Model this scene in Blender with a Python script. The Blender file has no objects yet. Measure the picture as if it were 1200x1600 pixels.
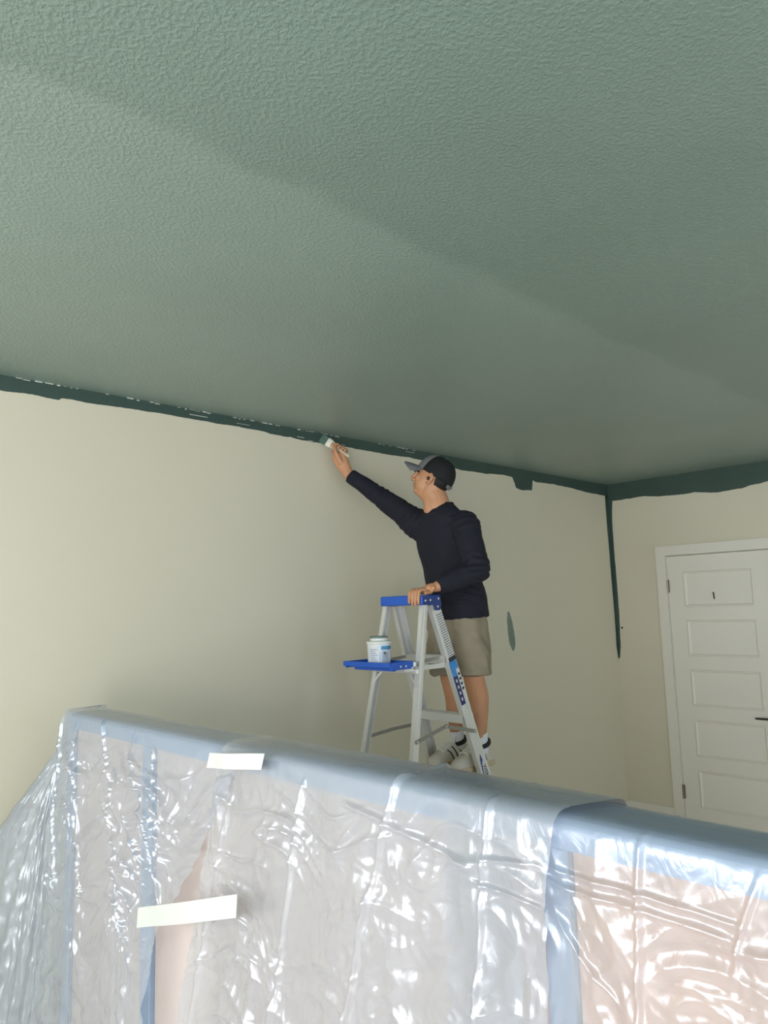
import bpy, bmesh, math, random
import numpy as np
from mathutils import Vector, Matrix, noise as mnoise

random.seed(7)
SC = bpy.context.scene
COL = SC.collection

# ------------------------------------------------------------------ camera
EYE = 1.72
cam_d = bpy.data.cameras.new('camera')
cam_d.sensor_fit = 'VERTICAL'; cam_d.sensor_height = 36.0
cam_d.lens = 1153.0 / 1600.0 * 36.0
cam_d.clip_start = 0.05
cam = bpy.data.objects.new('camera', cam_d); COL.objects.link(cam)
cr = Vector((0.72219501, -0.6911112, -0.0282786)); cu = Vector((-0.06858244, -0.11222916, 0.9913128)); cf = Vector((0.68828106, 0.71398174, 0.12844943))
cam.matrix_world = Matrix(((cr.x, cu.x, -cf.x, 0), (cr.y, cu.y, -cf.y, 0), (cr.z, cu.z, -cf.z, EYE), (0, 0, 0, 1)))
SC.camera = cam

# ------------------------------------------------------------------ light
W = bpy.data.worlds.new('sky'); SC.world = W; W.use_nodes = True
wn = W.node_tree; wn.nodes['Background'].inputs[0].default_value = (0.62, 0.76, 1.0, 1); wn.nodes['Background'].inputs[1].default_value = 2.0


def area(name, loc, rot, sx, sy, power, col):
    d = bpy.data.lights.new(name, 'AREA'); d.shape = 'RECTANGLE'; d.size = sx; d.size_y = sy; d.energy = power; d.color = col
    o = bpy.data.objects.new(name, d); COL.objects.link(o); o.location = loc; o.rotation_euler = rot
    return o


# daylight through unseen windows behind the photographer; rear right one added for the door wall
XR, YL = 5.79, 3.21            # door wall, painted wall
XB, YF = -2.3, -2.9            # window walls
ZC = 2.72
area('daylight_rear', (XB - 0.08, 1.0, 1.83), (math.radians(90), 0, math.radians(-90)), 3.1, 1.3, 84, (0.93, 0.97, 1.0))
area('fill_rear_right', (XB - 0.08, -1.85, 1.15), (math.radians(90), 0, math.radians(-90)), 1.9, 1.7, 120, (0.95, 0.98, 1.0))  # fill light added to brighten the lower door wall
area('daylight_front', (0.45, YF - 0.08, 1.5), (math.radians(90), 0, 0), 4.3, 1.7, 9, (1.0, 0.985, 0.95))
area('daylight_right', (4.15, YF - 0.08, 1.4), (math.radians(90), 0, 0), 1.7, 1.7, 5, (0.95, 0.98, 1.0))

SC.view_settings.view_transform = 'Standard'; SC.view_settings.look = 'None'
SC.view_settings.exposure = 0.26; SC.view_settings.gamma = 1.0; SC.view_settings.use_curve_mapping = False
SC.cycles.use_denoising = True
SC.cycles.max_bounces = 14; SC.cycles.transparent_max_bounces = 24; SC.cycles.diffuse_bounces = 8
SC.cycles.sample_clamp_indirect = 6.0


# ------------------------------------------------------------------ helpers
def srgb(r, g, b):
    f = lambda c: (c / 255 / 12.92) if c / 255 <= 0.04045 else ((c / 255 + 0.055) / 1.055) ** 2.4
    return (f(r), f(g), f(b), 1.0)


def mat(name, col, rough=0.6, metal=0.0, spec=0.5, bump=None, var=None, coat=0.0):
    """bump=(scale, strength, distance[, detail]); var=(scale, amount) darkens/lightens with noise"""
    m = bpy.data.materials.new(name); m.use_nodes = True
    nt = m.node_tree; b = nt.nodes['Principled BSDF']
    b.inputs['Base Color'].default_value = col; b.inputs['Roughness'].default_value = rough
    b.inputs['Metallic'].default_value = metal; b.inputs['Specular IOR Level'].default_value = spec
    b.inputs['Coat Weight'].default_value = coat
    tc = nt.nodes.new('ShaderNodeTexCoord')
    if var:
        n = nt.nodes.new('ShaderNodeTexNoise'); n.inputs['Scale'].default_value = var[0]; n.inputs['Detail'].default_value = 5
        nt.links.new(tc.outputs['Object'], n.inputs['Vector'])
        r = nt.nodes.new('ShaderNodeMapRange'); r.inputs['From Min'].default_value = 0.3; r.inputs['From Max'].default_value = 0.7
        r.inputs['To Min'].default_value = 1 - var[1]; r.inputs['To Max'].default_value = 1 + var[1]
        nt.links.new(n.outputs['Fac'], r.inputs['Value'])
        x = nt.nodes.new('ShaderNodeVectorMath'); x.operation = 'SCALE'; x.inputs[0].default_value = col[:3]
        nt.links.new(r.outputs[0], x.inputs['Scale']); nt.links.new(x.outputs[0], b.inputs['Base Color'])
    if bump:
        n = nt.nodes.new('ShaderNodeTexNoise'); n.inputs['Scale'].default_value = bump[0]; n.inputs['Detail'].default_value = bump[3] if len(bump) > 3 else 3
        nt.links.new(tc.outputs['Object'], n.inputs['Vector'])
        p = nt.nodes.new('ShaderNodeBump'); p.inputs['Strength'].default_value = bump[1]; p.inputs['Distance'].default_value = bump[2]
        nt.links.new(n.outputs['Fac'], p.inputs['Height']); nt.links.new(p.outputs[0], b.inputs['Normal'])
    return m


def tag(o, label=None, cat=None, group=None, kind=None):
    if label: o['label'] = label
    if cat: o['category'] = cat
    if group: o['group'] = group
    if kind: o['kind'] = kind
    return o


def empty(name, loc, label, cat):
    o = bpy.data.objects.new(name, None); COL.objects.link(o); o.location = loc; o.empty_display_size = 0.1
    return tag(o, label, cat)


def root_loc(p):
    while p.parent: p = p.parent
    return p.location.copy()


def obj(name, bm, m, parent=None, smooth=False, origin=None, label=None):
    """bm is in world coordinates; the mesh is stored relative to the root thing."""
    if parent is not None: org = root_loc(parent)
    elif origin is not None: org = Vector(origin)
    else: org = Vector((0, 0, 0))
    if isinstance(bm, bpy.types.Mesh):
        me = bm; me.transform(Matrix.Translation(-org)); me.name = name
    else:
        bmesh.ops.transform(bm, matrix=Matrix.Translation(-org), verts=bm.verts)
        bmesh.ops.recalc_face_normals(bm, faces=bm.faces)
        me = bpy.data.meshes.new(name); bm.to_mesh(me); bm.free()
    me.materials.clear()
    if m: me.materials.append(m)
    if smooth:
        me.polygons.foreach_set('use_smooth', [True] * len(me.polygons))
    o = bpy.data.objects.new(name, me); COL.objects.link(o)
    if parent is not None: o.parent = parent
    else: o.location = org
    if label: o['label'] = label
    return o


def struct(name, bm, m, parent=None, **k):
    o = obj(name, bm, m, parent, **k)
    if parent is None: o['kind'] = 'structure'
    return o


def box(bm, x0, x1, y0, y1, z0, z1):
    v = [bm.verts.new((x, y, z)) for x in (x0, x1) for y in (y0, y1) for z in (z0, z1)]
    for f in ((0, 1, 3, 2), (4, 6, 7, 5), (0, 4, 5, 1), (2, 3, 7, 6), (0, 2, 6, 4), (1, 5, 7, 3)):
        bm.faces.new([v[i] for i in f])
    return v


def obox(bm, c, ax, ay, az, hx, hy, hz):
    c = Vector(c); v = []
    for sx in (-1, 1):
        for sy in (-1, 1):
            for sz in (-1, 1):
                v.append(bm.verts.new(c + ax * hx * sx + ay * hy * sy + az * hz * sz))
    for f in ((0, 1, 3, 2), (4, 6, 7, 5), (0, 4, 5, 1), (2, 3, 7, 6), (0, 2, 6, 4), (1, 5, 7, 3)):
        bm.faces.new([v[i] for i in f])
    return v


def bar(bm, p0, p1, side, hw, ht):
    """a rectangular bar from p0 to p1; side = width direction"""
    p0, p1 = Vector(p0), Vector(p1); d = (p1 - p0); L = d.length; d.normalize()
    s = Vector(side); s = (s - d * s.dot(d)).normalized(); t = d.cross(s)
    return obox(bm, (p0 + p1) / 2, d, s, t, L / 2, hw, ht)


def bevel(bm, w, seg=2):
    bmesh.ops.remove_doubles(bm, verts=bm.verts, dist=1e-6)
    bmesh.ops.bevel(bm, geom=[e for e in bm.edges] + [v for v in bm.verts], offset=w, segments=seg, profile=0.5, affect='EDGES', clamp_overlap=True)


def loft(bm, secs, n=16, cap=True):
    """secs: list of (center, axis_a, axis_b, ra, rb) ; an elliptical tube through the sections"""
    rings = []
    for c, a, b, ra, rb in secs:
        c = Vector(c); a = Vector(a); b = Vector(b)
        rings.append([bm.verts.new(c + a * (ra * math.cos(2 * math.pi * k / n)) + b * (rb * math.sin(2 * math.pi * k / n))) for k in range(n)])
    for i in range(len(rings) - 1):
        for k in range(n):
            bm.faces.new((rings[i][k], rings[i][(k + 1) % n], rings[i + 1][(k + 1) % n], rings[i + 1][k]))
    if cap:
        bm.faces.new(rings[0][::-1]); bm.faces.new(rings[-1])
    return rings


def limb(bm, pts, rad, hint=(0, 0, 1), n=14, flat=0):
    """tube through points; rad = r or (ra, rb), ra along hint-projected axis"""
    P = [Vector(p) for p in pts]; secs = []
    for i, p in enumerate(P):
        d = (P[min(i + 1, len(P) - 1)] - P[max(i - 1, 0)]).normalized()
        h = Vector(hint); a = (h - d * h.dot(d)).normalized(); b = d.cross(a)
        r = rad[i]; ra, rb = r if isinstance(r, tuple) else (r, r)
        secs.append((p, a, b, ra, rb))
    # rounded ends
    d0 = (P[0] - P[1]).normalized(); d1 = (P[-1] - P[-2]).normalized()
    c, a, b, ra, rb = secs[0]; m0 = min(ra, rb)
    c2, a2, b2, ra2, rb2 = secs[-1]; m1 = min(ra2, rb2)
    pre = [(c + d0 * m0 * 0.9, a, b, ra * 0.35, rb * 0.35), (c + d0 * m0 * 0.6, a, b, ra * 0.78, rb * 0.78)]
    post = [(c2 + d1 * m1 * 0.6, a2, b2, ra2 * 0.78, rb2 * 0.78), (c2 + d1 * m1 * 0.9, a2, b2, ra2 * 0.35, rb2 * 0.35)]
    if flat & 1: pre = []
    if flat & 2: post = []
    loft(bm, pre + secs + post, n)


def smooth_path(pts, rad, sub=4):
    """Catmull-Rom resampling of a polyline with radii"""
    P = [Vector(p) for p in pts]; R = [r if isinstance(r, tuple) else (r, r) for r in rad]
    op, orr = [], []
    for i in range(len(P) - 1):
        p0, p1, p2, p3 = P[max(i - 1, 0)], P[i], P[i + 1], P[min(i + 2, len(P) - 1)]
        for k in range(sub):
            t = k / sub
            q = 0.5 * ((2 * p1) + (p2 - p0) * t + (2 * p0 - 5 * p1 + 4 * p2 - p3) * t * t + (3 * p1 - p0 - 3 * p2 + p3) * t ** 3)
            op.append(q); orr.append(tuple(R[i][j] * (1 - t) + R[i + 1][j] * t for j in (0, 1)))
    op.append(P[-1]); orr.append(R[-1])
    return op, orr


def slimb(bm, pts, rad, hint=(0, 0, 1), n=14, sub=4, flat=0):
    p, r = smooth_path(pts, rad, sub); limb(bm, p, r, hint, n, flat)


def ellipsoid(bm, c, ax, radii, seg=16, rings=10):
    """ax: three unit axes"""
    M = Matrix([[ax[j][i] * radii[j] for j in range(3)] + [c[i]] for i in range(3)] + [[0, 0, 0, 1]])
    bmesh.ops.create_uvsphere(bm, u_segments=seg, v_segments=rings, radius=1.0, matrix=M)


def cyl(bm, p0, p1, r0, r1=None, n=24, cap=True):
    p0, p1 = Vector(p0), Vector(p1); d = (p1 - p0).normalized()
    h = Vector((1, 0, 0)) if abs(d.x) < 0.9 else Vector((0, 1, 0))
    a = (h - d * h.dot(d)).normalized(); b = d.cross(a)
    return loft(bm, [(p0, a, b, r0, r0), (p1, a, b, r1 if r1 is not None else r0, r1 if r1 is not None else r0)], n, cap)


def remesh(bm, voxel, iters=4, fac=0.5):
    bmesh.ops.recalc_face_normals(bm, faces=bm.faces)
    me = bpy.data.meshes.new('tmp'); bm.to_mesh(me); bm.free()
    o = bpy.data.objects.new('tmp', me); COL.objects.link(o)
    r = o.modifiers.new('r', 'REMESH'); r.mode = 'VOXEL'; r.voxel_size = voxel
    s = o.modifiers.new('s', 'SMOOTH'); s.iterations = iters; s.factor = fac
    dg = bpy.context.evaluated_depsgraph_get(); dg.update()
    res = bpy.data.meshes.new_from_object(o.evaluated_get(dg))
    bpy.data.objects.remove(o); bpy.data.meshes.remove(me)
    return res


def displace(me, fn):
    """fn(co, normal) -> offset along normal"""
    n = len(me.vertices); co = np.empty(n * 3); no = np.empty(n * 3)
    me.vertices.foreach_get('co', co); me.vertices.foreach_get('normal', no)
    co = co.reshape(-1, 3); no = no.reshape(-1, 3)
    d = np.array([fn(Vector(c), Vector(k)) for c, k in zip(co, no)])
    me.vertices.foreach_set('co', (co + no * d[:, None]).ravel()); me.update()


def text_mesh(name, s, size, m, parent, M, extrude=0.0004, width=1.0):
    cu_ = bpy.data.curves.new('t', 'FONT'); cu_.body = s; cu_.size = size; cu_.extrude = extrude; cu_.align_x = 'LEFT'; cu_.align_y = 'CENTER'
    cu_.offset = 0.0004
    o = bpy.data.objects.new('t', cu_); COL.objects.link(o)
    dg = bpy.context.evaluated_depsgraph_get(); dg.update()
    me = bpy.data.meshes.new_from_object(o.evaluated_get(dg)); bpy.data.objects.remove(o)
    me.transform(Matrix.Diagonal((width, 1, 1, 1))); me.transform(M)
    return obj(name, me, m, parent)


# vectorised Perlin noise
_rng = np.random.RandomState(3)
_perm = np.tile(_rng.permutation(256), 3); _ang = _rng.rand(256) * 2 * np.pi
_gx, _gy = np.cos(_ang), np.sin(_ang)


def perlin(x, y):
    xi = np.floor(x).astype(int); yi = np.floor(y).astype(int); xf = x - xi; yf = y - yi
    xi &= 255; yi &= 255
    u = xf ** 3 * (xf * (xf * 6 - 15) + 10); v = yf ** 3 * (yf * (yf * 6 - 15) + 10)
    def g(i, j):
        h = _perm[_perm[xi + i] + yi + j]
        return _gx[h] * (xf - i) + _gy[h] * (yf - j)
    a = g(0, 0) + u * (g(1, 0) - g(0, 0)); b = g(0, 1) + u * (g(1, 1) - g(0, 1))
    return (a + v * (b - a)) * 1.5


# ------------------------------------------------------------------ materials
wall_paint = mat('wall_paint', srgb(215, 207, 184), 0.55, bump=(260, 0.12, 0.002), var=(1.2, 0.012))
green = srgb(60, 78, 70)


def ceiling_material():
    m = bpy.data.materials.new('ceiling_green'); m.use_nodes = True
    nt = m.node_tree; L = nt.links; b = nt.nodes['Principled BSDF']
    tc = nt.nodes.new('ShaderNodeTexCoord')
    sep = nt.nodes.new('ShaderNodeSeparateXYZ'); L.new(tc.outputs['Object'], sep.inputs[0])
    nz = nt.nodes.new('ShaderNodeTexNoise'); nz.inputs['Scale'].default_value = 2.2; nz.inputs['Detail'].default_value = 3
    L.new(tc.outputs['Object'], nz.inputs['Vector'])
    # boundary of the second coat runs along the painted wall, about 1.9 m out from it
    off = nt.nodes.new('ShaderNodeMath'); off.operation = 'MULTIPLY_ADD'; off.inputs[1].default_value = 0.22; L.new(nz.outputs['Fac'], off.inputs[0]); L.new(sep.outputs['Y'], off.inputs[2])
    mr = nt.nodes.new('ShaderNodeMapRange'); mr.interpolation_type = 'SMOOTHSTEP'
    mr.inputs['From Min'].default_value = 1.41; mr.inputs['From Max'].default_value = 1.47
    L.new(off.outputs[0], mr.inputs['Value'])
    n2 = nt.nodes.new('ShaderNodeTexNoise'); n2.inputs['Scale'].default_value = 1.6; n2.inputs['Detail'].default_value = 4
    L.new(tc.outputs['Object'], n2.inputs['Vector'])
    mix = nt.nodes.new('ShaderNodeMixRGB'); mix.inputs[1].default_value = srgb(124, 142, 131); mix.inputs[2].default_value = srgb(136, 153, 142)
    L.new(mr.outputs[0], mix.inputs[0])
    v = nt.nodes.new('ShaderNodeMapRange'); v.inputs['From Min'].default_value = 0.3; v.inputs['From Max'].default_value = 0.7; v.inputs['To Min'].default_value = 0.95; v.inputs['To Max'].default_value = 1.05
    L.new(n2.outputs['Fac'], v.inputs['Value'])
    sc = nt.nodes.new('ShaderNodeVectorMath'); sc.operation = 'SCALE'; L.new(mix.outputs[0], sc.inputs[0]); L.new(v.outputs[0], sc.inputs['Scale'])
    L.new(sc.outputs[0], b.inputs['Base Color'])
    b.inputs['Roughness'].default_value = 0.33; b.inputs['Specular IOR Level'].default_value = 0.8
    t1 = nt.nodes.new('ShaderNodeTexNoise'); t1.inputs['Scale'].default_value = 100; t1.inputs['Detail'].default_value = 2.5; t1.inputs['Roughness'].default_value = 0.5
    L.new(tc.outputs['Object'], t1.inputs['Vector'])
    ra = nt.nodes.new('ShaderNodeMapRange'); ra.inputs['From Min'].default_value = 0.42; ra.inputs['From Max'].default_value = 0.62; L.new(t1.outputs['Fac'], ra.inputs['Value'])
    bp = nt.nodes.new('ShaderNodeBump'); bp.inputs['Strength'].default_value = 0.3; bp.inputs['Distance'].default_value = 0.004
    L.new(ra.outputs[0], bp.inputs['Height']); L.new(bp.outputs[0], b.inputs['Normal'])
    return m


ceil_m = ceiling_material()
band_m = mat('green_paint_on_wall', green, 0.4, bump=(90, 0.25, 0.003), var=(6, 0.06))
smear_m = mat('green_smear', srgb(118, 132, 122), 0.5, var=(30, 0.15))
white_m = mat('trim_white', srgb(228, 222, 208), 0.4, bump=(120, 0.05, 0.001))
bare_m = mat('missed_white', srgb(222, 220, 208), 0.6)
floor_m = mat('floor_grey_beige', srgb(214, 208, 198), 0.5, var=(3, 0.05))
steel_m = mat('hinge_steel', srgb(150, 142, 128), 0.35, metal=0.9)
dark_m = mat('dark_mark', srgb(50, 48, 44), 0.6)
blue_m = mat('ladder_blue', srgb(36, 92, 190), 0.38, var=(14, 0.06))
darkblue_m = mat('ladder_dark_blue', srgb(32, 58, 120), 0.4)


def alu_material(name, col, rough):
    m = mat(name, col, rough, metal=0.55)
    nt = m.node_tree; b = nt.nodes['Principled BSDF']
    tc = nt.nodes.new('ShaderNodeTexCoord'); mp = nt.nodes.new('ShaderNodeMapping'); mp.inputs['Scale'].default_value = (60, 60, 3)
    n = nt.nodes.new('ShaderNodeTexNoise'); n.inputs['Scale'].default_value = 5; n.inputs['Detail'].default_value = 4
    nt.links.new(tc.outputs['Object'], mp.inputs[0]); nt.links.new(mp.outputs[0], n.inputs['Vector'])
    r = nt.nodes.new('ShaderNodeMapRange'); r.inputs['To Min'].default_value = rough - 0.1; r.inputs['To Max'].default_value = rough + 0.15
    nt.links.new(n.outputs['Fac'], r.inputs['Value']); nt.links.new(r.outputs[0], b.inputs['Roughness'])
    return m


alu_m = alu_material('aluminium', srgb(226, 225, 220), 0.4)
alu2_m = alu_material('aluminium_dull', srgb(176, 174, 166), 0.5)
zinc_m = mat('zinc_strap', srgb(150, 148, 138), 0.45, metal=0.7)
rubber_m = mat('rubber', srgb(45, 46, 48), 0.8)

# ------------------------------------------------------------------ room shell
T = 0.14
bm = bmesh.new(); box(bm, XB - T, XR + T, YF - T, YL + T, -0.12, 0); struct('floor', bm, floor_m)
bm = bmesh.new(); box(bm, XB - T, XR + T, YF - T, YL + T, ZC, ZC + 0.12); struct('ceiling', bm, ceil_m)
bm = bmesh.new(); box(bm, XB - T, XR + T, YL, YL + T, 0, ZC); wall_left = struct('wall_left', bm, wall_paint)

# door wall with the door opening
DY0, DY1, DZ = 1.947, 2.734, 2.064
bm = bmesh.new()
box(bm, XR, XR + T, DY1 + 0.003, YL, 0, ZC); box(bm, XR, XR + T, YF, DY0 - 0.003, 0, ZC); box(bm, XR, XR + T, DY0 - 0.003, DY1 + 0.003, DZ + 0.003, ZC)
wall_right = struct('wall_right', bm, wall_paint)
# window walls (behind the photographer)
bm = bmesh.new()
box(bm, XB - T, XB, YF, -2.8, 0, ZC); box(bm, XB - T, XB, -0.9, -0.55, 0, ZC); box(bm, XB - T, XB, 2.55, YL, 0, ZC)
box(bm, XB - T, XB, -0.55, 2.55, 0, 1.18); box(bm, XB - T, XB, -0.55, 2.55, 2.48, ZC); box(bm, XB - T, XB, -2.8, -0.9, 0, 0.3); box(bm, XB - T, XB, -2.8, -0.9, 2.0, ZC)
struct('wall_rear', bm, wall_paint)
bm = bmesh.new()
for a, b_, c, d in ((-2.8, -2.75, 0.3, 2.0), (-0.95, -0.9, 0.3, 2.0), (-2.75, -0.95, 0.3, 0.35), (-2.75, -0.95, 1.95, 2.0), (-1.88, -1.82, 0.35, 1.95)):
    box(bm, XB - 0.05, XB - 0.005, a, b_, c, d)
w4 = struct('added_window', bm, white_m)  # unseen window added only to carry the rear right fill light
bm = bmesh.new(); box(bm, XB, XB + 0.06, -2.88, -0.82, 0.26, 0.298); bevel(bm, 0.004); struct('window_sill', bm, white_m, w4)
bm = bmesh.new()
box(bm, XB, -1.7, YF - T, YF, 0, ZC); box(bm, 2.6, 3.3, YF - T, YF, 0, ZC); box(bm, 5.0, XR, YF - T, YF, 0, ZC); box(bm, 3.3, 5.0, YF - T, YF, 0, 0.55); box(bm, 3.3, 5.0, YF - T, YF, 2.25, ZC); box(bm, -1.7, 2.6, YF - T, YF, 0, 0.65); box(bm, -1.7, 2.6, YF - T, YF, 2.35, ZC)
struct('wall_front', bm, wall_paint)
# window frames
bm = bmesh.new()
for a, b_, c, d in ((-0.55, -0.5, 1.18, 2.48), (2.5, 2.55, 1.18, 2.48), (-0.5, 2.5, 1.18, 1.23), (-0.5, 2.5, 2.43, 2.48), (0.97, 1.03, 1.23, 2.43)):
    box(bm, XB - 0.05, XB - 0.005, a, b_, c, d)
w1 = struct('window_1', bm, white_m)
bm = bmesh.new(); box(bm, XB, XB + 0.06, -0.63, 2.63, 1.14, 1.178); bevel(bm, 0.004); struct('window_sill', bm, white_m, w1)
bm = bmesh.new()
for a, b_, c, d in ((-1.7, -1.65, 0.65, 2.35), (2.55, 2.6, 0.65, 2.35), (-1.65, 2.55, 0.65, 0.7), (-1.65, 2.55, 2.3, 2.35), (-0.28, -0.22, 0.7, 2.3), (1.12, 1.18, 0.7, 2.3)):
    box(bm, a, b_, YF - 0.05, YF - 0.005, c, d)
w2 = struct('window_2', bm, white_m)
bm = bmesh.new(); box(bm, -1.78, 2.68, YF, YF + 0.06, 0.61, 0.648); bevel(bm, 0.004); struct('window_sill', bm, white_m, w2)

bm = bmesh.new()
for a, b_, c, d in ((3.3, 3.35, 0.55, 2.25), (4.95, 5.0, 0.55, 2.25), (3.35, 4.95, 0.55, 0.6), (3.35, 4.95, 2.2, 2.25), (4.12, 4.18, 0.6, 2.2)):
    box(bm, a, b_, YF - 0.05, YF - 0.005, c, d)
w3 = struct('window_3', bm, white_m)
bm = bmesh.new(); box(bm, 3.22, 5.08, YF, YF + 0.06, 0.51, 0.548); bevel(bm, 0.004); struct('window_sill', bm, white_m, w3)

# baseboards
def baseboard(name, x0, x1, y0, y1):
    bm = bmesh.new(); box(bm, x0, x1, y0, y1, 0.0, 0.1); bevel(bm, 0.003, 1); return struct(name, bm, white_m)
baseboard('baseboard_left', XB, XR, YL - 0.014, YL)
baseboard('baseboard_right', XR - 0.014, XR, 2.815, YL - 0.014)
baseboard('baseboard_rear', XB, XB + 0.014, YF, YL - 0.014)
baseboard('baseboard_front', XB + 0.014, XR, YF, YF + 0.014)

# --- green paint cut in on the walls: ragged bands (paint really lies on the wall)
def ragged(pts, step, amp, seed):
    out = []
    for i in range(len(pts) - 1):
        (a0, b0), (a1, b1) = pts[i], pts[i + 1]
        n = max(1, int(math.hypot(a1 - a0, b1 - b0) / step))
        for k in range(n):
            t = k / n; a = a0 + (a1 - a0) * t; b = b0 + (b1 - b0) * t
            q = mnoise.noise(Vector((a * 14 + seed, b * 14, seed))) * amp + mnoise.noise(Vector((a * 55, b * 55, seed + 3))) * amp * 0.5
            out.append((a, b, q))
    out.append((pts[-1][0], pts[-1][1], 0.0))
    return out


low = [(XB + 0.01, 2.655), (0.0, 2.65), (0.5, 2.655), (0.916, 2.653), (1.068, 2.658), (1.153, 2.654), (1.163, 2.664), (1.287, 2.663), (1.465, 2.670), (1.658, 2.671), (1.83, 2.673), (1.976, 2.669), (2.13, 2.674), (2.294, 2.665), (2.423, 2.662), (2.557, 2.657), (2.699, 2.668), (2.897, 2.660), (3.109, 2.661), (3.335, 2.664), (3.64, 2.658), (3.835, 2.638), (4.115, 2.643), (4.302, 2.654), (4.418, 2.651), (4.446, 2.606), (4.458, 2.572), (4.529, 2.561), (4.66, 2.572), (4.668, 2.60), (4.677, 2.650), (4.71, 2.642), (4.918, 2.647), (5.192, 2.642), (5.433, 2.626), (5.742, 2.622), (XR - 0.0005, 2.60)]
corner_l = [(5.742, 2.622), (5.743, 2.398), (5.752, 2.205), (5.758, 1.932), (5.768, 1.662), (5.770, 1.474), (5.768, 1.341), (5.782, 1.25), (XR, 1.235)]
TH = 0.0012
def band_mesh(rows, place):
    """rows: list of ((a,b) edge, (a,b) inner) pairs -> thin slab; place(a, b, t)"""
    bm = bmesh.new(); prev = None
    for e, i in rows:
        cur = [bm.verts.new(place(*e, TH)), bm.verts.new(place(*i, TH)), bm.verts.new(place(*e, 0)), bm.verts.new(place(*i, 0))]
        if prev:
            bm.faces.new((prev[0], cur[0], cur[1], prev[1])); bm.faces.new((prev[0], prev[2], cur[2], cur[0])); bm.faces.new((prev[1], cur[1], cur[3], prev[3]))
        prev = cur
    return bm


on_left = lambda a, b, t: (a, YL - t - 0.0004, b)
on_right = lambda a, b, t: (XR - t - 0.0004, a, b)
rows = [((a, b + q), (a, ZC)) for a, b, q in ragged(low, 0.012, 0.004, 1.0)]
struct('paint_band', band_mesh(rows, on_left), band_m, wall_left)
rows = [((a + q * 0.6, b), (XR - 0.0005, b)) for a, b, q in ragged(corner_l, 0.015, 0.004, 5.0)]
struct('paint_band', band_mesh(rows, on_left), band_m, wall_left)
rlow = [(YL - 0.001, 2.57), (3.168, 2.574), (3.002, 2.575), (2.915, 2.58), (2.88, 2.581), (2.831, 2.569), (2.694, 2.559), (2.588, 2.552), (2.457, 2.557), (2.284, 2.531), (2.182, 2.536), (2.139, 2.54), (2.093, 2.538), (2.035, 2.553), (1.908, 2.566), (1.5, 2.56), (0.6, 2.565), (-1.2, 2.56), (YF + 0.01, 2.56)]
rows = [((a, b + q), (a, ZC)) for a, b, q in ragged(rlow, 0.012, 0.005, 2.0)]
struct('paint_band', band_mesh(rows, on_right), band_m, wall_right)
corner_r = [(3.168, 2.574), (3.178, 2.481), (3.184, 2.398), (3.183, 2.204), (3.182, 2.095), (3.178, 1.877), (3.176, 1.661), (3.181, 1.473), (3.183, 1.34), (3.196, 1.25), (YL, 1.235)]
rows = [((a + q * 0.5, b), (YL - 0.0005, b)) for a, b, q in ragged(corner_r, 0.015, 0.004, 7.0)]
struct('paint_band', band_mesh(rows, on_right), band_m, wall_right)
# smear beside the painter, a dab on the plaster
bm = bmesh.new(); c = bm.verts.new(on_left(4.31, 1.53, 0.0012)); ring = []
for k in range(26):
    t = 2 * math.pi * k / 26; s, co = math.sin(t), math.cos(t)
    ring.append(bm.verts.new(on_left(4.31 + 0.036 * co * (1 - 0.25 * s) - 0.03 * s * 0.6 + 0.006 * mnoise.noise(Vector((k * .7, 1, 2))), 1.53 + 0.14 * s + 0.012 * mnoise.noise(Vector((k * .9, 4, 2))), 0.0008)))
for k in range(26): bm.faces.new((c, ring[k], ring[(k + 1) % 26]))
struct('paint_smear', bm, smear_m, wall_left)
bm = bmesh.new(); box(bm, XR - 0.006, XR, 3.152, 3.166, 1.487, 1.503); bevel(bm, 0.002); struct('wall_anchor', bm, dark_m, wall_right)
# bare white specks the brush has missed along the ceiling line
rs = random.Random(11); bm = bmesh.new(); x = 0.6
dens = [(0.95, 1.25), (1.45, 1.62), (1.75, 2.3), (2.42, 2.75), (3.25, 3.4)]
while x < 3.5:
    ins = any(a < x < b for a, b in dens)
    w = rs.uniform(0.006, 0.035)
    if rs.random() < (0.75 if ins else 0.16):
        z = ZC - rs.uniform(0.001, 0.005); h = rs.uniform(0.0006, 0.0022)
        box(bm, x, x + w, YL - 0.0022, YL - 0.0012, z - h, z + h)
    x += w + rs.uniform(0.002, 0.02)
for x, z, w, h in ((1.78, 2.693, 0.10, 0.0014), (2.05, 2.69, 0.08, 0.0008), (2.44, 2.674, 0.05, 0.0012), (2.52, 2.663, 0.035, 0.001), (2.76, 2.672, 0.03, 0.001), (3.3, 2.70, 0.08, 0.001)):
    box(bm, x, x + w, YL - 0.0022, YL - 0.0012, z - h, z + h)
struct('bare_specks', bm, bare_m, wall_left)['kind'] = 'stuff'

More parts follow.
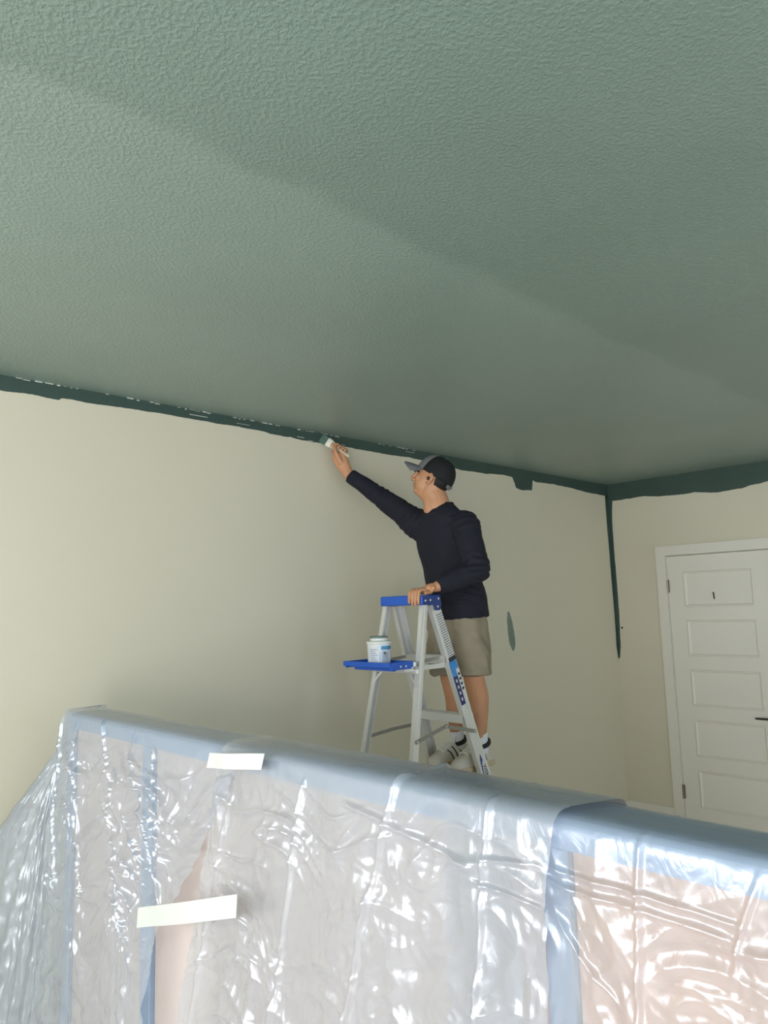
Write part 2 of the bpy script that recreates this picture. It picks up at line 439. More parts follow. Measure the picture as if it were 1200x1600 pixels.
# --- door
door = bpy.data.objects.new('door_1', None); COL.objects.link(door); door.location = (XR, DY1, 0); door['kind'] = 'structure'
XD = XR + 0.004
bm = bmesh.new()
py0, py1 = 2.0755, 2.607
box(bm, XD, XD + 0.04, py1, DY1 - 0.002, 0.008, DZ - 0.002); box(bm, XD, XD + 0.04, DY0 + 0.002, py0, 0.008, DZ - 0.002)
tops = [1.935 - 0.381 * k for k in range(5)]; ph = 0.279
edges = [DZ - 0.002] + [v for t in tops for v in (t, t - ph)] + [0.008]
for k in range(0, 12, 2): box(bm, XD, XD + 0.04, py0, py1, edges[k + 1], edges[k])
obj('leaf', bm, white_m, door)
for t in tops:
    bm = bmesh.new(); rings = []
    for ins, dep in ((0, 0.003), (0.004, -0.003), (0.011, -0.003), (0.017, 0.006), (0.024, 0.008), (0.03, 0.008)):
        rings.append([bm.verts.new((XD + dep, y, z)) for y, z in ((py0 + ins, t - ph + ins), (py1 - ins, t - ph + ins), (py1 - ins, t - ins), (py0 + ins, t - ins))])
    for a, b_ in zip(rings, rings[1:]):
        for k in range(4): bm.faces.new((a[k], a[(k + 1) % 4], b_[(k + 1) % 4], b_[k]))
    bm.faces.new(rings[-1])
    obj('panel', bm, white_m, door)
for z0, z1 in ((1.775, 1.878), (0.185, 0.287)):
    bm = bmesh.new(); cyl(bm, (XR - 0.008, DY1, z0), (XR - 0.008, DY1, z1), 0.008, n=12)
    for k in range(1, 3): cyl(bm, (XR - 0.008, DY1, z0 + (z1 - z0) * k / 3 - 0.001), (XR - 0.008, DY1, z0 + (z1 - z0) * k / 3 + 0.001), 0.0092, n=12)
    box(bm, XR - 0.003, XR, DY1 - 0.014, DY1 + 0.012, z0, z1)
    obj('hinge', bm, steel_m, door)
bm = bmesh.new(); cyl(bm, (XD - 0.008, 2.015, 0.845), (XD, 2.015, 0.845), 0.027, n=24); cyl(bm, (XD - 0.05, 2.015, 0.845), (XD - 0.008, 2.015, 0.845), 0.009, n=16)
slimb(bm, [(XD - 0.05, 2.012, 0.845), (XD - 0.052, 2.06, 0.845), (XD - 0.05, 2.13, 0.844)], [(0.009, 0.007), (0.008, 0.006), (0.007, 0.005)], n=10)
obj('handle', bm, mat('handle_dark', srgb(70, 68, 64), 0.35, metal=0.8), door)
bm = bmesh.new(); bar(bm, (XD + 0.004, 2.379, 1.768), (XD + 0.004, 2.3755, 1.714), (0, 1, 0), 0.0035, 0.006); bevel(bm, 0.001, 1); obj('door_mark', bm, dark_m, door, label='small dark vertical mark on the top panel')  # dark vertical mark on the top panel, modelled as a thin bar
# casing
bm = bmesh.new(); cy = 2.8135; cz = 2.149
box(bm, XR - 0.016, XR, DY1 + 0.004, cy, 0, cz); box(bm, XR - 0.016, XR, DY0 - 0.084, DY0 - 0.004, 0, cz); box(bm, XR - 0.016, XR, DY0 - 0.004, DY1 + 0.004, DZ + 0.006, cz)
struct('trim_1', bm, white_m)
bm = bmesh.new()
box(bm, XR, XR + T, DY1, DY1 + 0.004, 0, DZ + 0.004); box(bm, XR, XR + T, DY0 - 0.004, DY0, 0, DZ + 0.004); box(bm, XR, XR + T, DY0, DY1, DZ, DZ + 0.006); box(bm, XR + 0.05, XR + T, DY0, DY1, 0, DZ)
struct('trim_2', bm, white_m)

# ------------------------------------------------------------------ furniture under the plastic
FX0, FX1, FZ = 1.045, 1.18, 1.382      # front face, back face, top
FY0, FY1 = 0.28, 2.74
frame_m = mat('furniture_blue_grey', srgb(156, 176, 200), 0.5, var=(5, 0.04))
peach_m = mat('furniture_peach', srgb(214, 174, 144), 0.6, var=(4, 0.05))
pale_m = mat('furniture_pale_pink', srgb(214, 198, 190), 0.6, var=(4, 0.04))
orange_m = mat('furniture_orange', srgb(222, 172, 132), 0.6)
furn = empty('furniture_unit', (1.1, 1.27, 0), 'long blue-grey framed furniture unit with pale peach panels under clear plastic', 'furniture')
bm = bmesh.new(); box(bm, FX0, FX1, FY0, FY1, FZ - 0.05, FZ)
bmesh.ops.bevel(bm, geom=[e for e in bm.edges if abs(e.verts[0].co.z - FZ) < 1e-4 and abs(e.verts[1].co.z - FZ) < 1e-4], offset=0.035, segments=5, profile=0.6, affect='EDGES')
obj('top_rail', bm, frame_m, furn, smooth=False)
bm = bmesh.new(); box(bm, FX0, FX1, FY0, FY1, 0.06, 0.13); obj('bottom_rail', bm, frame_m, furn)
posts = [(2.69, 2.74), (2.1, 2.16), (0.695, 0.745), (0.28, 0.33)]
for a, b_ in posts:
    bm = bmesh.new(); box(bm, FX0 + 0.004, FX1 - 0.004, a, b_, 0.13, FZ - 0.05); bevel(bm, 0.003, 1); obj('post', bm, frame_m, furn)
for (a, b_), m_ in zip(((2.162, 2.688), (0.80, 2.098), (0.332, 0.693)), (pale_m, pale_m, peach_m)):
    bm = bmesh.new(); box(bm, FX0 + 0.02, FX0 + 0.05, a, b_, 0.132, FZ - 0.052); obj('panel', bm, m_, furn)
bm = bmesh.new(); box(bm, FX0 + 0.012, FX0 + 0.05, 0.747, 0.798, 0.132, FZ - 0.052); obj('edge_strip', bm, orange_m, furn)
for y in (FY0 + 0.1, 1.27, FY1 - 0.15):
    bm = bmesh.new(); box(bm, FX0 - 0.1, FX1 + 0.16, y, y + 0.05, 0.0, 0.06); bevel(bm, 0.006); obj('foot', bm, frame_m, furn)


# ------------------------------------------------------------------ plastic sheets
def plastic_material(name, haze, gloss, tint):
    m = bpy.data.materials.new(name); m.use_nodes = True
    nt = m.node_tree; L = nt.links
    for n in list(nt.nodes): nt.nodes.remove(n)
    out = nt.nodes.new('ShaderNodeOutputMaterial')
    tr = nt.nodes.new('ShaderNodeBsdfTransparent'); tr.inputs[0].default_value = (0.97, 0.975, 0.985, 1)
    di = nt.nodes.new('ShaderNodeBsdfDiffuse'); di.inputs[0].default_value = tint
    tl = nt.nodes.new('ShaderNodeBsdfTranslucent'); tl.inputs[0].default_value = tint
    gl = nt.nodes.new('ShaderNodeBsdfAnisotropic') if False else nt.nodes.new('ShaderNodeBsdfGlossy')
    gl.inputs['Color'].default_value = (1, 1, 1, 1); gl.inputs['Roughness'].default_value = 0.27
    mx1 = nt.nodes.new('ShaderNodeMixShader'); mx1.inputs[0].default_value = 0.35; L.new(di.outputs[0], mx1.inputs[1]); L.new(tl.outputs[0], mx1.inputs[2])
    mx2 = nt.nodes.new('ShaderNodeMixShader'); mx2.inputs[0].default_value = haze; L.new(tr.outputs[0], mx2.inputs[1]); L.new(mx1.outputs[0], mx2.inputs[2])
    fr = nt.nodes.new('ShaderNodeFresnel'); fr.inputs['IOR'].default_value = 1.5
    k = nt.nodes.new('ShaderNodeMath'); k.operation = 'MULTIPLY_ADD'; k.inputs[1].default_value = 0.6; k.inputs[2].default_value = gloss; k.use_clamp = True; L.new(fr.outputs[0], k.inputs[0])
    mx3 = nt.nodes.new('ShaderNodeMixShader'); L.new(k.outputs[0], mx3.inputs[0]); L.new(mx2.outputs[0], mx3.inputs[1]); L.new(gl.outputs[0], mx3.inputs[2])
    L.new(mx3.outputs[0], out.inputs[0])
    tc = nt.nodes.new('ShaderNodeTexCoord')
    mp = nt.nodes.new('ShaderNodeMapping'); mp.inputs['Scale'].default_value = (1, 1, 0.75); L.new(tc.outputs['Object'], mp.inputs[0])
    n1 = nt.nodes.new('ShaderNodeTexNoise'); n1.inputs['Scale'].default_value = 24; n1.inputs['Detail'].default_value = 3; n1.inputs['Distortion'].default_value = 1.2
    L.new(mp.outputs[0], n1.inputs['Vector'])
    bp = nt.nodes.new('ShaderNodeBump'); bp.inputs['Strength'].default_value = 0.3; bp.inputs['Distance'].default_value = 0.006
    L.new(n1.outputs['Fac'], bp.inputs['Height'])
    L.new(bp.outputs[0], gl.inputs['Normal']); L.new(bp.outputs[0], di.inputs['Normal'])
    return m


film_m = plastic_material('plastic_film', 0.36, 0.13, (0.60, 0.66, 0.76, 1))
film2_m = plastic_material('plastic_film_double', 0.46, 0.15, (0.58, 0.61, 0.67, 1))


def sstep(a, b, x):
    t = np.clip((x - a) / (b - a), 0, 1); return t * t * (3 - 2 * t)


def ridged(x, y): return 1 - np.abs(perlin(x, y)) * 2.0


def wrinkle(a, b, seed, diag=0.0, amp=1.0, creases=()):
    fine = 2.2 if seed == 1 else 1.0
    """height of the film above its support; a along, b down (metres)"""
    ar = a + diag * b; o = seed * 17.3
    wx = perlin(a * 5 + o, b * 5) * 0.05; wy = perlin(a * 5 + 40 + o, b * 5 + 9) * 0.05
    h = 0.007 * ridged(ar * 5 + o, b * 0.9 + o) ** 2                              # long hanging folds
    mask = sstep(-0.25, 0.35, perlin(a * 2.3 + o + 70, b * 2.3))
    h = h + mask * 0.011 * ridged((a + wx) * 2.4 + o, (b + wy) * 13 + 0.6 * np.sin(a * 9)) ** 3   # swags
    h = h + 0.010 * perlin((ar + wx) * 5 + o + 31, (b + wy) * 4)
    h = h + 0.006 * ridged((a + wx * 1.6) * 11 + o, (b + wy * 1.6) * 12) ** 1.0
    h = h + fine * 0.0014 * ridged((a + wy * 2) * 29 + o, (b + wx * 2) * 26)
    t = sstep(0.0, 0.16, b)
    h = h * (0.05 + 0.95 * t) * amp * (b > -0.03)
    for (a0, b0, a1, b1, s, k) in creases:
        dx, dy = a1 - a0, b1 - b0; L = math.hypot(dx, dy); dx /= L; dy /= L
        u = (a - a0) * dx + (b - b0) * dy; v = (a - a0) * dy - (b - b0) * dx + 0.004 * perlin(u * 9 + o, 0 * u)
        w = sstep(-0.02, 0.03, u) * (1 - sstep(L - 0.03, L + 0.02, u))
        h = h + w * (b > -0.03) * (k * np.exp(-(v / s) ** 2))
    return h


def grid_mesh(bm, V):
    n, m_, _ = V.shape
    vs = [[bm.verts.new(V[i, j]) for j in range(m_)] for i in range(n)]
    for i in range(n - 1):
        for j in range(m_ - 1):
            try: bm.faces.new((vs[i][j], vs[i][j + 1], vs[i + 1][j + 1], vs[i + 1][j]))
            except ValueError: pass


def profile(b, gap):
    """hang path over the rail as a function of the distance b from the top front edge (b<0: over the top and down the back)"""
    x = np.empty_like(b); z = np.empty_like(b); nx = np.empty_like(b); nz = np.empty_like(b)
    wtop = FX1 - FX0; R = 0.02
    f = b >= 0
    tt = np.clip(b, 0, None)
    x = np.where(f, FX0 - gap - 0.075 * tt, 0); z = np.where(f, FZ + gap - tt * 0.997, 0)
    top = (~f) & (b > -wtop)
    x = np.where(top, FX0 - b, x); z = np.where(top, FZ + gap, z)
    bk = b <= -wtop
    x = np.where(bk, FX1 + gap + (-b - wtop) * 0.12, x); z = np.where(bk, FZ + gap + (b + wtop), z)
    return x, z


def hang_sheet(name, yl, yr, seed, gap, m_, label, diag, amp, creases, front_len=1.32, back_len=0.45, na=260, nb=250, fan=None):
    """yl(b), yr(b): left and right border of the sheet as a function of b (Y coordinates, yl > yr)"""
    wtop = FX1 - FX0
    # denser rows in the part near the top
    bs = np.concatenate([np.linspace(-wtop - back_len, -wtop - 0.02, 14), np.linspace(-wtop - 0.015, 0.02, 36), np.linspace(0.024, 0.75, nb)[:-1], np.linspace(0.75, front_len, 40)])
    u = np.linspace(0, 1, na)
    B, U = np.meshgrid(bs, u, indexing='ij')
    Y = yl(B) * (1 - U) + yr(B) * U
    x, z = profile(bs, gap)
    # soften the profile corners
    for _ in range(30):
        x[1:-1] = 0.25 * x[:-2] + 0.5 * x[1:-1] + 0.25 * x[2:]; z[1:-1] = 0.25 * z[:-2] + 0.5 * z[1:-1] + 0.25 * z[2:]
    tx = np.gradient(x); tz = np.gradient(z); L = np.hypot(tx, tz); nx, nz = tz / L, -tx / L
    if nx[-1] > 0: nx, nz = -nx, -nz
    H = wrinkle(Y, np.maximum(B, -(B + wtop) * 0.5), seed, diag, amp, creases)
    V = np.stack([x[:, None] + nx[:, None] * H, Y, z[:, None] + nz[:, None] * H], -1)
    V[..., 2] = np.maximum(V[..., 2], 0.012)
    bm = bmesh.new(); grid_mesh(bm, V)
    if fan is not None: fan(bm)
    o = obj(name, bm, m_, None, smooth=True, origin=(1.05, 1.3, 0))
    return tag(o, label, 'plastic sheet')


const = lambda v: (lambda b: 0 * b + v)
lerp = lambda pts: (lambda b: np.interp(b, [p[0] for p in pts], [p[1] for p in pts]))


def left_fan(bm):
    """end of the left sheet: film pulled out from the rail's end towards the wall and the photographer"""
    nt_, nk = 150, 130
    C0 = np.array([FX1 + 0.01, 2.745, FZ + 0.012]); C1 = np.array([FX0 - 0.004, 2.75, FZ + 0.010])
    # guide curves (Catmull-like quadratic) from the end edge to the floor
    guides = [([1.19, 2.86, 1.0], [1.26, 2.95, 0.012]), ([1.02, 3.135, 0.97], [0.98, 3.17, 0.012]), ([0.88, 3.05, 0.86], [0.70, 3.12, 0.012]), ([0.965, 2.82, 0.9], [0.80, 2.86, 0.012]), ([0.998, 2.75, 0.9], [0.95, 2.75, 0.012])]
    gk = np.linspace(0, 1, len(guides))
    k = np.linspace(0, 1, nk); t = np.linspace(0, 1, nt_) ** 1.15
    mid = np.stack([np.interp(k, gk, [g[0][i] for g in guides]) for i in range(3)], -1)
    end = np.stack([np.interp(k, gk, [g[1][i] for g in guides]) for i in range(3)], -1)
    for arr in (mid, end):
        for _ in range(8): arr[1:-1] = 0.25 * arr[:-2] + 0.5 * arr[1:-1] + 0.25 * arr[2:]
    st = C0[None] * (1 - k)[:, None] + C1[None] * k[:, None]
    T_, K_ = np.meshgrid(t, k, indexing='ij')
    # piecewise: st -> mid (t .0-.32) -> end, smoothed
    a = np.clip(T_ / 0.34, 0, 1)[..., None]; c = np.clip((T_ - 0.34) / 0.66, 0, 1)[..., None]
    V = st[None] * (1 - a) + mid[None] * a; V = V + (end - mid)[None] * c
    for _ in range(14): V[1:-1] = 0.25 * V[:-2] + 0.5 * V[1:-1] + 0.25 * V[2:]
    du = np.gradient(V, axis=0); dv = np.gradient(V, axis=1); N = np.cross(du, dv); N /= np.maximum(np.linalg.norm(N, axis=-1, keepdims=True), 1e-9)
    if N[nt_ // 3, nk // 2, 0] > 0: N = -N
    fold = 0.022 * ridged(K_ * 9 + 3.1, T_ * 0.7) ** 2 + 0.006 * ridged(K_ * 22 + 8, T_ * 9) ** 2 + 0.004 * perlin(K_ * 30, T_ * 34)
    fold = fold * sstep(0, 0.3, T_) * (1 - 0.7 * sstep(0.93, 1.0, K_))
    V = V + N * fold[..., None]; V[..., 2] = np.maximum(V[..., 2], 0.012); V[..., 1] = np.minimum(V[..., 1], YL - 0.018)
    grid_mesh(bm, V)


cr_l = [(2.62, 0.02, 2.42, 0.55, 0.005, 0.009), (2.42, 0.0, 2.12, 0.6, 0.005, 0.010), (2.2, 0.02, 1.92, 0.5, 0.004, 0.008), (2.75, 0.03, 2.66, 0.6, 0.005, 0.012), (2.05, 0.05, 1.95, 0.35, 0.004, 0.008), (2.3, 0.25, 2.75, 0.6, 0.004, 0.007)]
hang_sheet('plastic_sheet', const(2.75), lerp([(-1, 1.55), (0.0, 1.58), (0.12, 1.64), (0.49, 1.93), (0.7, 1.975), (1.4, 2.0)]), 1, 0.008, film_m,
           'clear plastic sheet fanned out over the left end by the painted wall', -0.45, 1.5, cr_l, fan=left_fan, na=300)
cr_m = [(1.34, 0.05, 1.42, 0.65, 0.006, 0.012), (1.05, -0.02, 1.20, 0.6, 0.006, 0.012), (0.83, 0.0, 0.86, 0.6, 0.005, 0.010), (1.62, 0.12, 1.75, 0.7, 0.006, 0.008), (1.2, 0.07, 0.86, 0.12, 0.006, 0.008), (0.84, 0.1, 0.73, 0.09, 0.004, 0.008), (0.86, 0.14, 0.70, 0.15, 0.004, 0.008)]
hang_sheet('plastic_sheet', lerp([(-1, 1.66), (0, 1.68), (0.12, 1.70), (0.64, 1.79), (1.4, 1.84)]), lerp([(-1, 0.62), (-0.1, 0.66), (0.0, 0.70), (0.1, 0.71), (0.3, 0.715), (1.4, 0.72)]), 2, 0.014, film2_m,
           'milky doubled plastic sheet across the middle of the covered furniture', 0.12, 1.0, cr_m, na=330)
cr_r = [(0.56, 0.0, 0.58, 0.6, 0.005, 0.010), (0.74, 0.08, 0.42, 0.09, 0.004, 0.007), (0.74, 0.10, 0.44, 0.11, 0.004, 0.007), (0.40, 0.03, 0.44, 0.16, 0.004, 0.008), (0.70, 0.15, 0.60, 0.24, 0.004, 0.010)]
hang_sheet('plastic_sheet', const(0.93), const(0.235), 3, 0.004, film_m, 'clear plastic sheet over the right end, peach panel showing through', 0.1, 1.0, cr_r, na=330)

# ------------------------------------------------------------------ stepladder
LX, LY = 2.676, 2.617
ladder = empty('stepladder', (LX, LY, 0), 'aluminium stepladder with blue top cap and blue fold-out shelf beside the off-white wall', 'ladder')
XA, YA, ZA = Vector((1, 0, 0)), Vector((0, 1, 0)), Vector((0, 0, 1))
def hw(z): return 0.137 + 0.056 * (1.72 - z)
def fx(z): return 0.048 + 0.333 * (1.72 - z)
def rx(z): return -(0.028 + 0.204 * (1.72 - z))
def LP(x, y, z): return Vector((LX + x, LY + y, z))


def channel(bm, p0, p1, web, w, fl, tk, inward):
    """C channel: web centre line p0-p1, web direction, web width w, flange length fl towards inward"""
    d = (p1 - p0).normalized(); wv = (web - d * web.dot(d)).normalized(); iv = (inward - d * inward.dot(d) - wv * inward.dot(wv)).normalized()
    L = (p1 - p0).length; c = (p0 + p1) / 2
    obox(bm, c + iv * tk / 2, d, wv, iv, L / 2, w / 2, tk / 2)
    for s in (-1, 1):
        obox(bm, c + wv * s * (w / 2 - tk / 2) + iv * (fl / 2 + tk / 2 + 0.0002), d, wv, iv, L / 2, tk / 2, fl / 2 - tk / 2)
    return d, wv, iv


rail_dir = {}
for s in (-1, 1):
    bm = bmesh.new()
    p0, p1 = LP(fx(0.03), s * hw(0.03), 0.03), LP(fx(1.735), s * hw(1.735), 1.735)
    d, wv, iv = channel(bm, p0, p1, XA, 0.066, 0.026, 0.0028, YA * -s)
    # extruded ribs along the web
    for k in (-0.02, -0.007, 0.007, 0.02):
        obox(bm, (p0 + p1) / 2 + wv * k - iv * 0.0008, d, wv, iv, (p1 - p0).length / 2 - 0.002, 0.0022, 0.0008)
    rail_dir[s] = (p0, p1, d, wv, iv)
    r = obj('front_rail', bm, alu_m, ladder)
    bm = bmesh.new(); obox(bm, p0 + iv * 0.012 - d * 0.005, d, wv, iv, 0.028, 0.038, 0.018); bevel(bm, 0.004); obj('rubber_foot', bm, rubber_m, r)
    bm = bmesh.new()
    q0, q1 = LP(rx(0.03), s * (hw(0.03) + 0.004), 0.03), LP(rx(1.735), s * (hw(1.735) + 0.004), 1.735)
    channel(bm, q0, q1, XA, 0.034, 0.026, 0.0028, YA * -s)
    dd = (q1 - q0).normalized()
    obox(bm, (q0 + q1) / 2 + Vector((0, s * 0.0008, 0)), dd, XA, YA, (q1 - q0).length / 2 - 0.002, 0.004, 0.001)
    r = obj('rear_leg', bm, alu_m, ladder)
    bm = bmesh.new(); obox(bm, q0 - dd * 0.005, dd, XA, YA, 0.028, 0.021, 0.02); bevel(bm, 0.004); obj('rubber_foot', bm, rubber_m, r)

for z in (0.295, 0.59, 0.885, 1.18, 1.475):
    bm = bmesh.new(); h = hw(z) - 0.003; x = fx(z); n = 0.042
    def bx(x0, x1, z0, z1): box(bm, LX + x0, LX + x1, LY - h, LY + h, z0, z1)
    bx(x - n, x + n, z - 0.003, z); bx(x - n, x - n + 0.003, z - 0.04, z - 0.0032); bx(x + n - 0.003, x + n, z - 0.03, z - 0.0032)
    for k in range(7): bx(x - n + 0.008 + k * 0.0105, x - n + 0.012 + k * 0.0105, z, z + 0.0015)
    st = obj('step', bm, alu_m, ladder)
for z in (0.32, 0.75, 1.16):
    bm = bmesh.new(); h = hw(z); box(bm, LX + rx(z) + 0.002, LX + rx(z) + 0.012, LY - h, LY + h, z - 0.014, z + 0.014) if z < 0.9 else None
    if z < 0.9: obj('rear_brace', bm, alu2_m, ladder)
    else: bm.free()

# top cap
bm = bmesh.new(); x0, x1, ya, yb = LX - 0.064, LX + 0.072, -0.152, 0.140
box(bm, x0, x1, LY + ya, LY + yb, 1.727, 1.775); bevel(bm, 0.007, 3); cap = obj('top_cap', bm, blue_m, ladder)
bm = bmesh.new(); box(bm, LX - 0.03, LX + 0.03, LY - 0.09, LY + 0.09, 1.7752, 1.7762); obj('tool_recess', bm, darkblue_m, cap)
for s in (-1, 1):
    bm = bmesh.new()
    y = LY + (ya - 0.0012 if s < 0 else yb + 0.0012)
    pts = [(-0.058, 1.77), (0.068, 1.77), (0.076, 1.725), (0.063, 1.70), (0.028, 1.70), (0.018, 1.728), (-0.058, 1.728)]
    f = [bm.verts.new((LX + a, y - 0.001, b_)) for a, b_ in pts]; g = [bm.verts.new((LX + a, y + 0.001, b_)) for a, b_ in pts]
    bm.faces.new(f); bm.faces.new(g[::-1])
    for k in range(len(pts)): bm.faces.new((f[k], f[(k + 1) % len(pts)], g[(k + 1) % len(pts)], g[k]))
    br = obj('side_bracket', bm, darkblue_m, cap)
    for a, b_ in ((-0.04, 1.748), (-0.005, 1.75), (0.054, 1.757), (0.048, 1.718)):
        bm = bmesh.new(); cyl(bm, (LX + a, y + s * 0.001, b_), (LX + a, y + s * 0.004, b_), 0.0055, 0.004, n=12); obj('rivet', bm, alu_m, cap)

# fold-out paint shelf
tx0, tx1, ty0, ty1 = 2.375, 2.535, 2.46, 2.78
bm = bmesh.new()
outer = [(tx0, ty0), (tx1, ty0), (tx1, ty1), (tx0, ty1)]
box(bm, tx0 + 0.02, tx1, ty0 + 0.006, ty1 - 0.02, 1.44, 1.450)
box(bm, tx0, tx0 + 0.012, ty0, ty1, 1.4455, 1.468); box(bm, tx1 - 0.01, tx1, ty0, ty1, 1.4405, 1.468)
box(bm, tx0 + 0.0122, tx1 - 0.0102, ty0, ty0 + 0.01, 1.433, 1.468); box(bm, tx0 + 0.0122, tx1 - 0.0102, ty1 - 0.01, ty1, 1.436, 1.468)
box(bm, tx0 + 0.012, tx0 + 0.0205, ty0 + 0.0102, ty1 - 0.0102, 1.4452, 1.456)
bevel(bm, 0.0022, 2)
shelf = obj('paint_shelf', bm, blue_m, ladder)
bm = bmesh.new(); box(bm, tx0 + 0.045, tx0 + 0.065, ty0 + 0.02, ty1 - 0.03, 1.426, 1.4402); bevel(bm, 0.003); obj('shelf_rib', bm, blue_m, shelf)
for x in (tx0 + 0.075, tx0 + 0.11):
    bm = bmesh.new(); cyl(bm, (x, ty0 - 0.002, 1.447), (x, ty0 + 0.002, 1.447), 0.005, n=10); obj('rivet', bm, alu_m, shelf)
for s in (-1, 1):
    y = LY + s * (hw(1.43) - 0.028)
    bm = bmesh.new(); bar(bm, (tx1 - 0.03, y, 1.428), (LX + fx(1.42) - 0.02, y, 1.428), ZA, 0.011, 0.0015); obj('shelf_arm', bm, alu_m, shelf)
    bm = bmesh.new(); bar(bm, (LX + rx(1.41) - 0.012, LY + s * (hw(1.41) - 0.062), 1.412), (LX + rx(1.345) - 0.018, LY + s * (hw(1.345) - 0.004), 1.343), XA, 0.0018, 0.006); obj('shelf_strut', bm, alu_m, shelf)
    bm = bmesh.new(); bar(bm, (tx1 - 0.015, y - s * 0.01, 1.447), (LX + fx(1.475) - 0.045, y - s * 0.01, 1.467), ZA, 0.008, 0.0015); obj('shelf_link', bm, zinc_m, shelf)
bm = bmesh.new(); box(bm, LX + rx(1.42) - 0.026, LX + rx(1.42) + 0.012, LY - hw(1.43), LY + hw(1.43), 1.405, 1.4268); bevel(bm, 0.002, 1); obj('shelf_crossbar', bm, alu_m, shelf)
bm = bmesh.new(); cyl(bm, (tx1 + 0.006, LY - hw(1.43) - 0.006, 1.442), (tx1 + 0.006, LY - hw(1.43) - 0.006, 1.462), 0.008, n=14); obj('shelf_catch', bm, mat('white_plastic', srgb(225, 225, 220), 0.4), shelf)

# folding spreaders
for s in (-1, 1):
    y = lambda z: LY + s * (hw(z) + 0.004)
    zr, zf, zj = (1.102, 1.098, 1.135) if s < 0 else (1.085, 1.105, 1.088)
    R = Vector((LX + rx(zr), y(zr) - (-s) * 0.0, zr)); F = Vector((LX + fx(zf), y(zf), zf))
    J = R * 0.52 + F * 0.48; J.z = zj + 0.012
    R.y += s * 0.004; F.y += s * 0.004; J.y += s * 0.006
    for a, b_, o_ in ((R, J, 0.0), (J, F, 0.0032)):
        bm = bmesh.new(); dv = (b_ - a).normalized() * 0.012; of = Vector((0, s * o_, 0))
        bar(bm, a - dv + of, b_ + dv + of, ZA, 0.0085, 0.0012); sp = obj('spreader', bm, zinc_m, ladder)
        for q in (a, b_):
            bm = bmesh.new(); cyl(bm, q + of + Vector((0, s * 0.001, 0)), q + of + Vector((0, s * 0.004, 0)), 0.005, 0.004, n=10); obj('rivet', bm, alu_m, sp)

# stickers and lettering on the near front rail
p0, p1, d, wv, iv = rail_dir[-1]
def rail_pt(z): return p0 + d * ((z - p0.z) / d.z)
def sticker(name, z0, z1, w0, w1, m_, parent, lift=0.0022):
    a, b_ = rail_pt(z0), rail_pt(z1); bm = bmesh.new()
    obox(bm, (a + b_) / 2 + wv * (w0 + w1) / 2 - iv * lift, d, wv, iv, (b_ - a).length / 2, (w1 - w0) / 2, 0.0003)
    return obj(name, bm, m_, parent)
near_rail = [o for o in ladder.children if o.name.startswith('front_rail')][0]
paper_m = mat('sticker_white', srgb(214, 214, 208), 0.45); ink_m = mat('ink_black', srgb(52, 54, 58), 0.6)
sky_m = mat('sticker_blue', srgb(58, 138, 205), 0.45, var=(60, 0.25)); navy_m = mat('sticker_navy', srgb(44, 44, 104), 0.45)
sticker('warning_sticker', 1.45, 1.69, -0.016, 0.031, paper_m, near_rail)
bm = bmesh.new()
for k in range(19):
    z = 1.476 + k * 0.0112; q_ = rail_pt(z); w0 = -0.013
    while w0 < 0.026:
        w1 = min(0.029, w0 + random.uniform(0.006, 0.016))
        obox(bm, q_ + wv * (w0 + w1) / 2 - iv * 0.0027, d, wv, iv, 0.0019, (w1 - w0) / 2, 0.0002); w0 = w1 + 0.002
obj('warning_print', bm, ink_m, near_rail)
sticker('warning_band', 1.448, 1.4695, -0.022, 0.031, ink_m, near_rail, 0.0029)
sticker('blue_sticker', 1.375, 1.448, -0.026, 0.028, sky_m, near_rail)
sticker('white_sticker', 1.205, 1.405, 0.006, 0.031, paper_m, near_rail, 0.0030)
sticker('navy_sticker', 1.235, 1.375, -0.026, 0.006, navy_m, near_rail, 0.0026)
for k in range(4):
    sticker('print_mark', 1.255 + k * 0.03, 1.27 + k * 0.03, -0.016, -0.006, paper_m, near_rail, 0.0031)
    sticker('print_mark', 1.30 + k * 0.024, 1.312 + k * 0.024, 0.011, 0.026, ink_m, near_rail, 0.0034)
# maker's mark at the bottom of the rail: blue pointed flag with the name reading down the rail
zt = 0.985; a = rail_pt(zt); bm = bmesh.new()
pts2 = [(0.0, -0.004), (-0.05, 0.006), (-0.12, 0.024), (-0.30, 0.024), (-0.30, -0.02), (-0.075, -0.02), (-0.03, -0.014)]
f1 = [bm.verts.new(a + d * u + wv * v - iv * 0.0023) for u, v in pts2]; f2 = [bm.verts.new(a + d * u + wv * v - iv * 0.0017) for u, v in pts2]
bm.faces.new(f1); bm.faces.new(f2[::-1])
for k in range(len(pts2)): bm.faces.new((f1[k], f1[(k + 1) % len(pts2)], f2[(k + 1) % len(pts2)], f2[k]))
obj('name_flag', bm, mat('flag_blue', srgb(36, 62, 140), 0.4), near_rail)
bm = bmesh.new()
pts3 = [(-0.035, 0.001), (-0.065, 0.0095), (-0.115, 0.0235), (-0.295, 0.0235), (-0.295, -0.0145), (-0.10, -0.0145), (-0.055, -0.010)]
f1 = [bm.verts.new(a + d * u + wv * v - iv * 0.0028) for u, v in pts3]; bm.faces.new(f1)
obj('name_plate', bm, paper_m, near_rail)
Mt = Matrix(((-d.x, wv.x, -iv.x, 0), (-d.y, wv.y, -iv.y, 0), (-d.z, wv.z, -iv.z, 0), (0, 0, 0, 1)))
pt = a - d * 0.062 + wv * 0.002 - iv * 0.0030
Mt = Matrix.Translation(pt) @ Mt
text_mesh('lettering', 'WERNER', 0.031, mat('ink_navy', srgb(24, 26, 40), 0.5), near_rail, Mt, 0.0003, 0.9)

